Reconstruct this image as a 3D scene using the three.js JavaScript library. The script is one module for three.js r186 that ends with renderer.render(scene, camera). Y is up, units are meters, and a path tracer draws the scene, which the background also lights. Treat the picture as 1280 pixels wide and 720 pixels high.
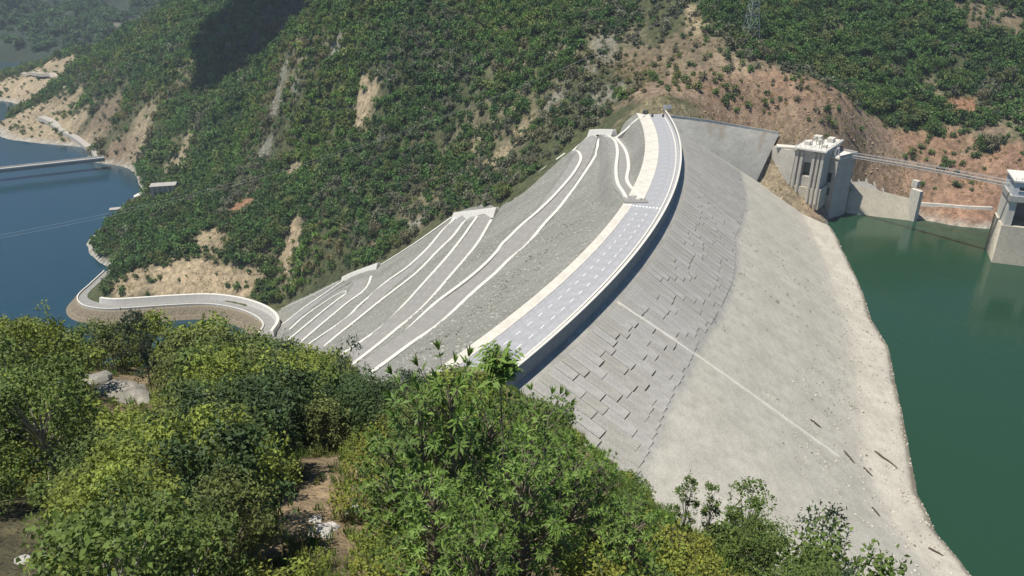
import * as THREE from 'three';
import { mergeGeometries } from 'three/addons/utils/BufferGeometryUtils.js';
import { Sky } from 'three/addons/objects/Sky.js';

// ---------------------------------------------------------------- camera, sky, sun, exposure
const scene = new THREE.Scene();
const EYE = 185, PITCH = 24.6 * Math.PI / 180, FOCAL = 950;
const camera = new THREE.PerspectiveCamera(2 * Math.atan(360 / FOCAL) * 180 / Math.PI, 16 / 9, 0.5, 9000);
camera.position.set(0, EYE, 0);
camera.rotation.set(-PITCH, 0, 0);
const SUN = new THREE.Vector3(-0.31, 0.94, 0.09).normalize();
const sky = new Sky();
sky.name = 'sky'; sky.scale.setScalar(8000); sky.userData = { kind: 'structure' };
Object.assign(sky.material.uniforms.sunPosition.value, SUN);
sky.material.uniforms.turbidity.value = 2.5; sky.material.uniforms.rayleigh.value = 0.55; sky.material.uniforms.mieCoefficient.value = 0.003;
if (sky.material.uniforms.cloudCoverage) sky.material.uniforms.cloudCoverage.value = 0;
scene.add(sky);
scene.environmentIntensity = 0.1;
const sun = new THREE.DirectionalLight(new THREE.Color(1, 0.935, 0.82), 4.8);
sun.position.copy(SUN).multiplyScalar(900).add(new THREE.Vector3(0, 60, -350));
sun.target.position.set(0, 60, -350);
sun.castShadow = true; sun.shadow.mapSize.set(4096, 4096);
Object.assign(sun.shadow.camera, { left: -900, right: 900, top: 900, bottom: -900, near: 10, far: 3000 });
scene.add(sun, sun.target);
const renderer = new THREE.WebGLRenderer({ antialias: true });
renderer.toneMapping = THREE.LinearToneMapping;
renderer.toneMappingExposure = 1.31;
renderer.shadowMap.enabled = true;
scene.fog = new THREE.FogExp2(new THREE.Color(0.66, 0.76, 0.88), 0.00013);

// ---------------------------------------------------------------- helpers
function rng(a) { return () => { a |= 0; a = a + 0x6D2B79F5 | 0; let t = Math.imul(a ^ a >>> 15, 1 | a); t = t + Math.imul(t ^ t >>> 7, 61 | t) ^ t; return ((t ^ t >>> 14) >>> 0) / 4294967296; }; }
const hash = (i, j) => { let h = Math.imul(i | 0, 374761393) + Math.imul(j | 0, 668265263) | 0; h = Math.imul(h ^ h >>> 13, 1274126177); return ((h ^ h >>> 16) >>> 0) / 4294967296; };
function vnoise(x, y) {
  const i = Math.floor(x), j = Math.floor(y), f = x - i, g = y - j, u = f * f * (3 - 2 * f), v = g * g * (3 - 2 * g);
  const a = hash(i, j), b = hash(i + 1, j), c = hash(i, j + 1), d = hash(i + 1, j + 1);
  return a + (b - a) * u + (c - a) * v + (a - b - c + d) * u * v;
}
function fbm(x, y, n = 4) { let s = 0, a = 0.5, t = 0; for (let k = 0; k < n; k++) { s += a * vnoise(x, y); t += a; a *= 0.5; x = x * 2.03 + 17.1; y = y * 2.01 + 9.7; } return s / t; }
const clamp = (x, a = 0, b = 1) => Math.max(a, Math.min(b, x));
const smooth = (a, b, x) => { const t = clamp((x - a) / (b - a)); return t * t * (3 - 2 * t); };
const mix = (a, b, t) => a + (b - a) * t;
const V = (x, y, z) => new THREE.Vector3(x, y, z);
const taken = {};
function numbered(n) { taken[n] = (taken[n] ?? -1) + 1; return taken[n] ? `${n}_${String(taken[n]).padStart(3, '0')}` : n; }
function add(o, name, parent) {
  o.name = parent && parent !== scene ? name : numbered(name);
  o.traverse((c) => { if (c.isMesh) { c.castShadow = true; c.receiveShadow = true; } });
  (parent ?? scene).add(o); return o;
}
function mesh(name, geometry, material, parent) { return add(new THREE.Mesh(geometry, material), name, parent); }
function tag(o, label, category, group) { o.userData.label = label; o.userData.category = category; if (group) o.userData.group = group; return o; }
function struct(o) { o.userData.kind = 'structure'; return o; }
function stuff(o, label, category) { o.userData.kind = 'stuff'; if (label) { o.userData.label = label; o.userData.category = category; } return o; }
function thing(name, label, category, x = 0, y = 0, z = 0, turn = 0, group) {
  const g = new THREE.Group(); g.position.set(x, y, z); g.rotation.y = turn; add(g, name); return tag(g, label, category, group);
}
// photo pixel -> direction, and points on it at a forward distance or at a height
const CP = Math.cos(PITCH), SP = Math.sin(PITCH);
function ray(u, v) { const x = (u - 640) / FOCAL, y = (360 - v) / FOCAL; return V(x, y * CP - SP, -(CP + y * SP)); }
function atD(u, v, d) { const r = ray(u, v); return r.multiplyScalar(d / -r.z).add(V(0, EYE, 0)); }
function atY(u, v, y) { const r = ray(u, v); return r.multiplyScalar((y - EYE) / r.y).add(V(0, EYE, 0)); }
function march(u, v, f, t0 = 8, t1 = 1600) {
  const r = ray(u, v).normalize(); let t = t0, s = 1.5;
  for (; t < t1; t += s) { const x = r.x * t, z = r.z * t; if (EYE + r.y * t < f(x, z)) break; s = Math.max(0.5, t * 0.008); }
  let a = t - s, b = t;
  for (let k = 0; k < 24; k++) { const m = (a + b) / 2; if (EYE + r.y * m < f(r.x * m, r.z * m)) b = m; else a = m; }
  return V(r.x * b, EYE + r.y * b, r.z * b);
}
const pix = (p) => { const y = p.y - EYE, f = -p.z * CP - y * SP, up = y * CP - p.z * SP; return [640 + FOCAL * p.x / f, 360 - FOCAL * up / f, f]; };

// geometry from a grid of points: pt(i, j) -> [x, y, z], optional colour and uv in metres
function grid(ni, nj, pt, col, uvOf, flip) {
  const pos = new Float32Array(ni * nj * 3), uv = new Float32Array(ni * nj * 2), c = col && new Float32Array(ni * nj * 3), idx = [];
  for (let i = 0; i < ni; i++) for (let j = 0; j < nj; j++) {
    const k = i * nj + j, p = pt(i, j); pos.set(p, k * 3);
    uv.set(uvOf ? uvOf(i, j, p) : [p[0], p[2]], k * 2);
    if (c) c.set(col(p, i, j), k * 3);
    if (i && j) { const a = k - nj - 1, b = k - nj, d = k - 1; flip ? idx.push(a, d, b, b, d, k) : idx.push(a, b, d, b, k, d); }
  }
  const g = new THREE.BufferGeometry();
  g.setAttribute('position', new THREE.BufferAttribute(pos, 3)); g.setAttribute('uv', new THREE.BufferAttribute(uv, 2));
  if (c) g.setAttribute('color', new THREE.BufferAttribute(c, 3));
  g.setIndex(idx); g.computeVertexNormals(); return g;
}
// a closed section [[side, up], ...] swept along points, kept upright; creased by doubling the section's corners
function sweep(pts, section, closed = false, uvLen = 1) {
  const n = pts.length, m = section.length, pos = [], uv = [], idx = [];
  let len = 0; const along = [0]; for (let k = 1; k <= m; k++) along.push(along[k - 1] + Math.hypot(section[k % m][0] - section[k - 1][0], section[k % m][1] - section[k - 1][1]));
  for (let i = 0; i < n; i++) {
    const a = pts[Math.max(0, i - 1)], b = pts[Math.min(n - 1, i + 1)], dx = b.x - a.x, dz = b.z - a.z, l = Math.hypot(dx, dz) || 1;
    const sx = -dz / l, sz = dx / l;
    if (i) len += pts[i].distanceTo(pts[i - 1]);
    for (let k = 0; k < m; k++) for (const e of [0, 1]) {
      const q = section[(k + e) % m];
      pos.push(pts[i].x + sx * q[0], pts[i].y + q[1], pts[i].z + sz * q[0]); uv.push(along[k + e], len * uvLen);
    }
  }
  const w = m * 2;
  for (let i = 1; i < n; i++) for (let k = 0; k < m - (closed === 'open' ? 1 : 0); k++) {
    const a = (i - 1) * w + k * 2, b = a + 1, c = i * w + k * 2, d = c + 1; idx.push(a, b, c, b, d, c);
  }
  if (closed !== 'open') for (const e of [0, n - 1]) for (let k = 1; k < m - 1; k++) { const o = e * w; e ? idx.push(o, o + k * 2, o + k * 2 + 2) : idx.push(o, o + k * 2 + 2, o + k * 2); }
  const g = new THREE.BufferGeometry();
  g.setAttribute('position', new THREE.Float32BufferAttribute(pos, 3)); g.setAttribute('uv', new THREE.Float32BufferAttribute(uv, 2));
  g.setIndex(idx); g.computeVertexNormals(); return g;
}
function box(w, h, d, x = 0, y = 0, z = 0, turn = 0) {   // stands on y, chamfered top edges
  const b = Math.min(0.04, w * 0.08, h * 0.08, d * 0.08), s = new THREE.Shape([[-w / 2, -d / 2], [w / 2, -d / 2], [w / 2, d / 2], [-w / 2, d / 2]].map(([p, q]) => new THREE.Vector2(p, q)));
  const g = new THREE.ExtrudeGeometry(s, { depth: h - 2 * b, bevelEnabled: true, bevelSize: b, bevelThickness: b, bevelOffset: -b, bevelSegments: 1 });
  g.translate(0, 0, b); g.rotateX(-Math.PI / 2); g.rotateY(turn); g.translate(x, y, z); return g;
}
function tube(pts, radii, sides = 6) {
  const pos = [], idx = [], n = pts.length, t = V(), a = V(), b = V();
  for (let i = 0; i < n; i++) {
    t.copy(pts[Math.min(n - 1, i + 1)]).sub(pts[Math.max(0, i - 1)]).normalize();
    a.set(Math.abs(t.y) > 0.9 ? 1 : 0, Math.abs(t.y) > 0.9 ? 0 : 1, 0).cross(t).normalize(); b.copy(t).cross(a);
    const r = Array.isArray(radii) ? radii[i] : radii;
    for (let k = 0; k < sides; k++) { const q = k / sides * 2 * Math.PI, c = Math.cos(q) * r, s = Math.sin(q) * r; pos.push(pts[i].x + a.x * c + b.x * s, pts[i].y + a.y * c + b.y * s, pts[i].z + a.z * c + b.z * s); }
  }
  for (let i = 1; i < n; i++) for (let k = 0; k < sides; k++) { const p = (i - 1) * sides + k, q = (i - 1) * sides + (k + 1) % sides; idx.push(p, q, p + sides, q, q + sides, p + sides); }
  const g = new THREE.BufferGeometry(); g.setAttribute('position', new THREE.Float32BufferAttribute(pos, 3)); g.setIndex(idx); g.computeVertexNormals(); return g;
}
function curve(pts, step) { const c = new THREE.CatmullRomCurve3(pts, false, 'centripetal'); return c.getSpacedPoints(Math.max(2, Math.round(c.getLength() / step))); }

// ---------------------------------------------------------------- textures: grain of the stuff only
function noiseTexture(size, f, srgb) {
  const d = new Uint8Array(size * size * 4);
  for (let j = 0; j < size; j++) for (let i = 0; i < size; i++) { const v = f(i / size, j / size); const k = (j * size + i) * 4; for (let c = 0; c < 3; c++) d[k + c] = clamp(Array.isArray(v) ? v[c] : v) * 255; d[k + 3] = 255; }
  const t = new THREE.DataTexture(d, size, size); t.wrapS = t.wrapT = THREE.RepeatWrapping; t.magFilter = THREE.LinearFilter; t.minFilter = THREE.LinearMipmapLinearFilter; t.generateMipmaps = true;
  if (srgb) t.colorSpace = THREE.SRGBColorSpace; t.needsUpdate = true; return t;
}
function wrapNoise(x, y, p) {   // value noise that wraps at p cells
  const i = Math.floor(x), j = Math.floor(y), f = x - i, g = y - j, u = f * f * (3 - 2 * f), v = g * g * (3 - 2 * g), w = (k) => ((k % p) + p) % p;
  const a = hash(w(i) + p * 31, w(j)), b = hash(w(i + 1) + p * 31, w(j)), c = hash(w(i) + p * 31, w(j + 1)), d = hash(w(i + 1) + p * 31, w(j + 1));
  return a + (b - a) * u + (c - a) * v + (a - b - c + d) * u * v;
}
const wfbm = (x, y, p, n) => { let s = 0, a = 0.5, t = 0; for (let k = 0; k < n; k++) { s += a * wrapNoise(x * p, y * p, p); t += a; a *= 0.62; p *= 2; } return s / t; };
const T = {
  concrete: noiseTexture(512, (x, y) => 0.9 + 0.17 * (wfbm(x, y, 7, 7) - 0.5) + 0.13 * (wrapNoise(x * 128, y * 128, 128) - 0.5) + 0.1 * (wrapNoise(x * 256, y * 256, 256) - 0.5), true),
  rubble: noiseTexture(512, (x, y) => 0.88 + 0.6 * (wfbm(x, y, 48, 4) - 0.5) + 0.14 * (wfbm(x, y, 5, 3) - 0.5), true),
  asphalt: noiseTexture(512, (x, y) => 0.9 + 0.16 * (wfbm(x, y, 6, 5) - 0.5) + 0.2 * (wrapNoise(x * 256, y * 256, 256) - 0.5), true),
  soil: noiseTexture(512, (x, y) => 0.85 + 0.6 * (wfbm(x, y, 10, 6) - 0.5), true),
  bump: noiseTexture(512, (x, y) => wfbm(x, y, 24, 5)),
  ripple: noiseTexture(512, (x, y) => wfbm(x, y, 20, 5)),
};
function tex(t, metres) { const c = t.clone(); c.repeat.set(1 / metres, 1 / metres); c.needsUpdate = true; return c; }
const rgb = (r, g, b) => new THREE.Color().setRGB(r, g, b);
function stone(color, map, metres, bump = 0.05, rough = 0.95, more = {}) {
  return new THREE.MeshStandardMaterial({ color, map: tex(T[map], metres), bumpMap: tex(T.bump, metres * 0.8), bumpScale: bump, roughness: rough, side: THREE.DoubleSide, ...more });
}
const M = {
  facing: stone(rgb(1, 1, 1), 'concrete', 14, 0.05, 0.95, { vertexColors: true }),
  slab: [0.42, 0.44, 0.465].map((v, i) => stone(rgb(v, v * 0.972, v * (0.87 + 0.02 * i)), 'concrete', 5, 0.03)),
  rockfill: stone(rgb(1, 1, 1), 'rubble', 9, 0.16, 1, { vertexColors: true }),
  white: stone(rgb(0.78, 0.76, 0.7), 'concrete', 4, 0.02),
  beige: stone(rgb(0.74, 0.71, 0.63), 'concrete', 13, 0.03),
  pale: stone(rgb(0.62, 0.57, 0.46), 'concrete', 7, 0.05),
  concrete: stone(rgb(0.46, 0.45, 0.42), 'concrete', 6, 0.04),
  house: stone(rgb(0.58, 0.55, 0.49), 'concrete', 6, 0.05),
  dark: stone(rgb(0.16, 0.16, 0.16), 'concrete', 6, 0.04),
  asphalt: stone(rgb(0.42, 0.43, 0.455), 'asphalt', 5, 0.01, 0.85),
  oldroad: stone(rgb(0.32, 0.315, 0.3), 'asphalt', 6, 0.02, 0.9),
  paint: new THREE.MeshStandardMaterial({ color: rgb(0.76, 0.76, 0.74), roughness: 0.7 }),
  ground: stone(rgb(1, 1, 1), 'soil', 17, 0.5, 1, { vertexColors: true }),
  steel: new THREE.MeshStandardMaterial({ color: rgb(0.42, 0.44, 0.45), roughness: 0.5, metalness: 0.4 }),
  darkSteel: new THREE.MeshStandardMaterial({ color: rgb(0.05, 0.06, 0.07), roughness: 0.5 }),
  glass: new THREE.MeshStandardMaterial({ color: rgb(0.02, 0.03, 0.035), roughness: 0.1 }),
};

// ---------------------------------------------------------------- the dam's own shape: a cone each side of a round crest
const CX = -347.11, CZ = -330.09, RO = 411.46, WID = 11.6, RI = RO - WID, YT = 120, YR = 118.9, YU = 117, SU = 1.57, SD = 1.5, WU = 74.5;
const polar = (rho, deg, y) => { const a = deg * Math.PI / 180; return V(CX + rho * Math.cos(a), y, CZ + rho * Math.sin(a)); };
const rhoOf = (x, z) => Math.hypot(x - CX, z - CZ), degOf = (x, z) => Math.atan2(z - CZ, x - CX) * 180 / Math.PI;
const SHORE = [[1041, 286], [1054, 313], [1065, 334], [1090, 400], [1111, 433], [1120, 478], [1134, 545], [1147, 614], [1173, 667], [1213, 717]].map(([u, v]) => { const p = atY(u, v, WU); return [degOf(p.x, p.z), rhoOf(p.x, p.z)]; }).concat([[30, 506], [34, 526], [48, 560]]);
function lerpTable(t, x) { if (x <= t[0][0]) return t[0][1]; for (let i = 1; i < t.length; i++) if (x < t[i][0]) return mix(t[i - 1][1], t[i][1], (x - t[i - 1][0]) / (t[i][0] - t[i - 1][0])); return t[t.length - 1][1]; }
const upAt = (rho, deg) => { const w = lerpTable(SHORE, deg), s = (rho - RO) / (w - RO), b = lerpTable([[0, 0], [0.82, 0.865], [1, 1], [1.12, 1.13], [2, 2.2]], s); return YU - b * (YU - WU); };   // a little steeper, then a flatter beach
const upY = (x, z) => upAt(rhoOf(x, z), degOf(x, z));
const downY = (x, z) => YR - Math.max(0, RI - rhoOf(x, z)) / SD;
const onUp = (u, v) => march(u, v, upY, 60), onDown = (u, v) => march(u, v, downY, 60);
// a section [[rho, y], ...] swept along the arc
function arc(section, d0, d1, step = 1.5, open = false) {
  const n = Math.max(2, Math.round(Math.abs(d1 - d0) * Math.PI / 180 * RO / step)), pts = [];
  const pos = [], uv = [], idx = [], m = section.length, w = m * 2;
  for (let i = 0; i <= n; i++) { const d = mix(d0, d1, i / n); for (let k = 0; k < m; k++) for (const q of [section[k], section[(k + 1) % m]]) { const p = polar(q[0], d, q[1]); pos.push(p.x, p.y, p.z); uv.push(q[0] + q[1], d * Math.PI / 180 * RO); } }
  for (let i = 1; i <= n; i++) for (let k = 0; k < m - (open ? 1 : 0); k++) { const a = (i - 1) * w + k * 2; idx.push(a, a + w, a + 1, a + 1, a + w, a + w + 1); }
  if (!open) for (const e of [0, n]) for (let k = 1; k < m - 1; k++) { const o = e * w; e ? idx.push(o, o + k * 2 + 2, o + k * 2) : idx.push(o, o + k * 2, o + k * 2 + 2); }
  const g = new THREE.BufferGeometry(); g.setAttribute('position', new THREE.Float32BufferAttribute(pos, 3)); g.setAttribute('uv', new THREE.Float32BufferAttribute(uv, 2)); g.setIndex(idx); g.computeVertexNormals(); return g;
}

// ---------------------------------------------------------------- terrain beyond the dam: a thin plate through points read off the photograph
const ctl = [];
const cd = (u, v, d) => ctl.push(atD(u, v, d)), cy = (u, v, y) => ctl.push(atY(u, v, y)), cw = (x, y, z) => ctl.push(V(x, y, z));
[[136, 334], [111, 314], [109, 303], [122, 290], [150, 262], [178, 236], [172, 224], [156, 209], [128, 204], [119, 189], [60, 180], [0, 170], [0, 164], [35, 137], [31, 133], [0, 126]].forEach(([u, v]) => cy(u, v, 0));
// contact with the dam's downstream face and the far end of its crest
[[740, 166], [722, 180], [680, 212], [625, 258], [567, 268], [520, 302], [470, 333], [420, 351], [352, 384]].forEach(([u, v]) => { const p = onDown(u, v); cw(p.x, p.y + 0.3, p.z); });
[[790, 137, 325], [836, 142, 318]].forEach((a) => cd(...a));
[[114.5, 107.8, -329.5], [109.5, 98.6, -321], [104, 90.6, -313.5], [88, 99, -317], [78, 106, -313], [98, 88, -305]].forEach((a) => cw(...a));
[[950, 222, 308], [975, 241, 308], [1008, 264, 306], [1038, 284, 303.5]].forEach((a) => cd(...a));
// toe road
[[130, 382], [200, 378], [260, 375], [310, 386], [105, 372], [130, 348]].forEach(([u, v]) => cy(u, v, 5));
[[230, 340, 389], [300, 330, 394], [180, 340, 392], [330, 360, 383], [200, 275, 455], [150, 300, 452], [400, 300, 385], [300, 250, 455], [240, 262, 470], [400, 220, 440], [500, 250, 378], [600, 220, 360], [650, 180, 364], [500, 150, 430], [560, 200, 396],
  [600, 120, 410], [700, 100, 376], [800, 100, 358], [700, 150, 352], [600, 0, 480], [700, 0, 455], [800, 0, 430], [500, 50, 470], [600, 60, 442], [700, 50, 412], [800, 50, 392], [500, 0, 505], [450, 100, 470], [400, 150, 480], [300, 180, 545], [410, 0, 545], [370, 40, 565],
  [330, 75, 590], [300, 110, 600], [250, 150, 620], [200, 185, 625], [220, 215, 580], [340, 30, 715], [300, 62, 700], [340, 0, 745], [250, 50, 760], [250, 100, 700], [200, 100, 740], [150, 100, 790], [200, 50, 830], [200, 20, 880], [150, 50, 900], [150, 140, 742],
  [100, 130, 820], [100, 80, 960], [75, 70, 1040], [225, 0, 905], [130, 172, 702], [60, 165, 772], [50, 150, 806], [30, 110, 985], [60, 100, 965], [30, 95, 1050], [10, 150, 828], [40, 85, 1120], [0, 108, 1000],
  [900, 100, 350], [880, 143, 326], [950, 152, 335], [1000, 160, 330], [1060, 200, 326], [1100, 180, 338], [1200, 200, 334], [1280, 200, 326], [1100, 100, 385], [1200, 100, 386], [1280, 100, 378], [1000, 100, 368], [900, 0, 420], [900, 50, 384],
  [1000, 20, 420], [1100, 10, 436], [1200, 5, 436], [1280, 0, 446], [1240, 240, 316], [1140, 240, 324], [1100, 150, 352], [1200, 150, 358]].forEach((a) => cd(...a));
[[1190, 283], [1245, 288]].forEach(([u, v]) => cy(u, v, WU - 0.3));
[[1058, 268], [1100, 273], [1138, 278]].forEach(([u, v]) => { const p = atY(u, v, WU); cw(p.x, WU - 3, p.z - 3); });
// what the photograph hides: ground under the dam and the waters, the backs of ridges
[[-50, 25, -285], [50, 75, -262], [90, 80, -286], [130, 62, -288], [170, 55, -292], [230, 56, -278], [300, 52, -270], [-120, -14, -325], [-160, -14, -345], [-40, 30, -300], [-200, -6, -352], [-270, -14, -400], [-330, -16, -470], [-380, -16, -580], [-430, -16, -650], [-520, -14, -700], [-640, -14, -735], [-600, -9, -850], [-700, -9, -880],
  [350, 66, -318], [380, 100, -360], [370, 150, -440], [260, 185, -500], [100, 190, -500], [-20, 185, -540], [-90, 175, -600], [-150, 92, -640], [-140, 122, -700], [-200, 84, -650], [-100, 165, -760], [-150, 160, -850], [-230, 150, -980], [-330, 90, -1050], [-420, 40, -1150], [-560, -5, -1200], [-740, -10, -1150], [-760, 12, -1000], [-200, 100, -1250], [60, 220, -640], [60, 230, -760], [300, 220, -640], [0, 220, -1000]].forEach((a) => cw(...a));
function thinPlate(pts, lambda) {
  const n = pts.length, N = n + 3, A = [], S = 100, U = (r2) => r2 < 1e-9 ? 0 : r2 * Math.log(r2) / 2;
  for (let i = 0; i < n; i++) { const row = new Float64Array(N + 1); for (let j = 0; j < n; j++) row[j] = U(((pts[i].x - pts[j].x) ** 2 + (pts[i].z - pts[j].z) ** 2) / S / S); row[i] += lambda; row[n] = 1; row[n + 1] = pts[i].x / S; row[n + 2] = pts[i].z / S; row[N] = pts[i].y; A.push(row); }
  for (let k = 0; k < 3; k++) { const row = new Float64Array(N + 1); for (let j = 0; j < n; j++) row[j] = k === 0 ? 1 : (k === 1 ? pts[j].x : pts[j].z) / S; A.push(row); }
  for (let c = 0; c < N; c++) {
    let p = c; for (let r = c + 1; r < N; r++) if (Math.abs(A[r][c]) > Math.abs(A[p][c])) p = r;
    [A[c], A[p]] = [A[p], A[c]];
    for (let r = c + 1; r < N; r++) { const f = A[r][c] / A[c][c]; if (f) for (let k = c; k <= N; k++) A[r][k] -= f * A[c][k]; }
  }
  const w = new Float64Array(N);
  for (let r = N - 1; r >= 0; r--) { let s = A[r][N]; for (let k = r + 1; k < N; k++) s -= A[r][k] * w[k]; w[r] = s / A[r][r]; }
  return (x, z) => { let s = w[n] + w[n + 1] * x / S + w[n + 2] * z / S; for (let j = 0; j < n; j++) s += w[j] * U(((x - pts[j].x) ** 2 + (z - pts[j].z) ** 2) / S / S); return s; };
}
const plate = thinPlate(ctl, 0.0004);
const FX0 = -960, FX1 = 420, FZ0 = -1290, FZ1 = -255, FS = 6, FNI = Math.round((FX1 - FX0) / FS) + 1, FNJ = Math.round((FZ1 - FZ0) / FS) + 1;
const FH = new Float32Array(FNI * FNJ);
for (let i = 0; i < FNI; i++) for (let j = 0; j < FNJ; j++) FH[i * FNJ + j] = plate(FX0 + i * FS, FZ0 + j * FS);
function plateY(x, z) {
  const a = clamp((x - FX0) / FS, 0, FNI - 1.001), b = clamp((z - FZ0) / FS, 0, FNJ - 1.001), i = Math.floor(a), j = Math.floor(b), f = a - i, g = b - j, k = i * FNJ + j;
  return mix(mix(FH[k], FH[k + FNJ], f), mix(FH[k + 1], FH[k + FNJ + 1], f), g);
}
// gullies and knolls, kept off the roads, the shores and the dam
const contact = [...[740, 166, 680, 212, 625, 258, 567, 268, 520, 302, 470, 333, 420, 351, 352, 384].reduce((s, v, i, a) => i % 2 ? s : [...s, onDown(v, a[i + 1])], []), ...[[130, 382], [200, 378], [260, 375], [310, 386], [105, 372]].map(([u, v]) => atY(u, v, 5))];
function farY(x, z) {
  const y = plateY(x, z);
  let calm = 1e9; for (const p of contact) calm = Math.min(calm, (p.x - x) ** 2 + (p.z - z) ** 2);
  const k = smooth(14, 60, Math.sqrt(calm)) * smooth(0, 14, Math.abs(y)) * (x > 60 ? smooth(0, 20, Math.abs(y - WU)) : 1);
  const r = fbm(x / 70 + 3.1, z / 70 + 8.2, 4), s = 1 - Math.abs(2 * fbm(x / 110 + 40, z / 110, 3) - 1);
  return y + k * (11 * (r - 0.5) - 9 * (s - 0.72)) + 1.1 * (fbm(x / 9, z / 9, 3) - 0.5);
}
const onFar = (u, v) => march(u, v, farY, 200);
// the near hillside below the camera
function nearY(x, z) {
  const d = -z;
  let g = 12.5 + 0.48 * d - 0.1 * Math.max(0, -30 - x);
  const e = x - (12.5 - 0.16 * d); g += 1.35 * Math.max(0, e) * smooth(0, 6, e + 1);
  if (d > 92) g += (d - 92) * 0.95 * smooth(-8, -40, x);
  g += Math.max(0, -95 - x) * 0.25;
  g -= 7 * smooth(10, -25, d) ;
  return EYE - g + 2.2 * (fbm(x / 14 + 5, z / 14, 4) - 0.5) + 0.5 * (fbm(x / 2.5, z / 2.5, 2) - 0.5);
}
const onNear = (u, v) => march(u, v, nearY, 6, 200);

// ---------------------------------------------------------------- bare patches of soil and rock: [pixel, radius along x, z in metres, colour, strength]
const SOIL = { sand: [0.5, 0.40, 0.26], tan: [0.42, 0.34, 0.22], rust: [0.36, 0.2, 0.12], brown: [0.30, 0.22, 0.15], grey: [0.36, 0.34, 0.30], red: [0.40, 0.24, 0.16] };
const patches = [
  [456, 124, 7, 13, 'sand', 1.2], [230, 345, 24, 12, 'sand', 1.1], [165, 352, 12, 10, 'tan', 1], [295, 352, 14, 9, 'sand', 1], [365, 303, 5, 13, 'sand', 1], [303, 258, 9, 9, 'rust', 0.9], [262, 300, 10, 10, 'tan', 0.8],
  [365, 215, 6, 5, 'tan', 0.8], [285, 205, 5, 6, 'grey', 0.7], [420, 60, 5, 7, 'grey', 0.6], [345, 130, 5, 8, 'grey', 0.6], [690, 130, 6, 4, 'grey', 0.6], [655, 160, 7, 4, 'tan', 0.6], [560, 290, 6, 3, 'tan', 0.6], [470, 300, 4, 4, 'tan', 0.6], [735, 85, 5, 7, 'grey', 0.6], [800, 85, 7, 5, 'brown', 0.7], [260, 130, 6, 10, 'grey', 0.5], [235, 175, 5, 9, 'tan', 0.6], [622, 198, 7, 6, 'tan', 0.7], [592, 182, 5, 4, 'sand', 0.6], [520, 280, 6, 4, 'grey', 0.5], [365, 345, 6, 4, 'tan', 0.5], [352, 100, 6, 9, 'grey', 0.45], [368, 112, 4, 6, 'grey', 0.5], [330, 190, 6, 8, 'grey', 0.5],
  [215, 215, 14, 16, 'tan', 0.9], [170, 180, 12, 30, 'tan', 0.9], [150, 195, 18, 16, 'brown', 0.8], [125, 165, 26, 30, 'brown', 0.7], [190, 140, 7, 12, 'tan', 0.5], [40, 150, 60, 40, 'tan', 1.1], [60, 165, 50, 28, 'tan', 1.1], [25, 105, 55, 70, 'sand', 1.1], [55, 100, 40, 50, 'tan', 1], [85, 185, 34, 16, 'tan', 1], [25, 170, 40, 12, 'tan', 1], [70, 125, 16, 30, 'brown', 0.5],
  [770, 115, 12, 9, 'grey', 0.5], [755, 60, 6, 16, 'grey', 0.5], [840, 70, 26, 20, 'brown', 0.6], [880, 110, 34, 14, 'brown', 1.1], [930, 110, 30, 16, 'brown', 1.2], [915, 80, 9, 10, 'sand', 1.2], [960, 130, 36, 14, 'rust', 1], [1010, 130, 40, 13, 'brown', 1.1], [1060, 150, 30, 13, 'brown', 1.1], [870, 30, 5, 18, 'sand', 0.7],
  [1130, 185, 42, 12, 'brown', 1.2], [1160, 180, 20, 8, 'rust', 1.1], [1200, 215, 40, 9, 'red', 1.3], [1250, 225, 40, 9, 'red', 1.3], [1130, 235, 44, 9, 'brown', 1.3], [1200, 262, 70, 9, 'red', 1.2], [1120, 262, 40, 9, 'brown', 1.2], [1205, 132, 8, 7, 'rust', 1], [1240, 20, 20, 14, 'brown', 0.6], [1160, 110, 6, 6, 'tan', 0.5], [1000, 205, 40, 14, 'tan', 1.2], [950, 200, 26, 12, 'tan', 1.3], [980, 235, 26, 12, 'tan', 1.2], [1030, 180, 26, 9, 'brown', 1.2], [920, 150, 40, 7, 'brown', 1.1], [850, 140, 26, 6, 'tan', 0.5], [1300, 230, 50, 12, 'red', 1.3], [1280, 270, 50, 10, 'red', 1.2],
].map(([u, v, rx, rz, c, s]) => { const p = onFar(u, v); return { x: p.x, z: p.z, rx, rz, c: SOIL[c], s }; });
function bare(x, z) {   // 0 .. 1 and the soil's colour
  let b = 0, r = 0, g = 0, l = 0, w = 0;
  const wob = 0.9 * (fbm(x / 7 + 31, z / 7 + 5, 3) - 0.5) + 0.5 * (fbm(x / 2.6, z / 2.6, 2) - 0.5);
  for (const p of patches) {
    const q = Math.hypot((x - p.x) / p.rx, (z - p.z) / p.rz); if (q > 1.7) continue;
    const k = smooth(1.25, 0.75, q + wob) * Math.min(1, p.s); b = Math.max(b, k); const e = k * k + 1e-5; r += p.c[0] * e; g += p.c[1] * e; l += p.c[2] * e; w += e;
  }
  return w ? [b, r / w, g / w, l / w] : [0, 0.3, 0.25, 0.18];
}
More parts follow.
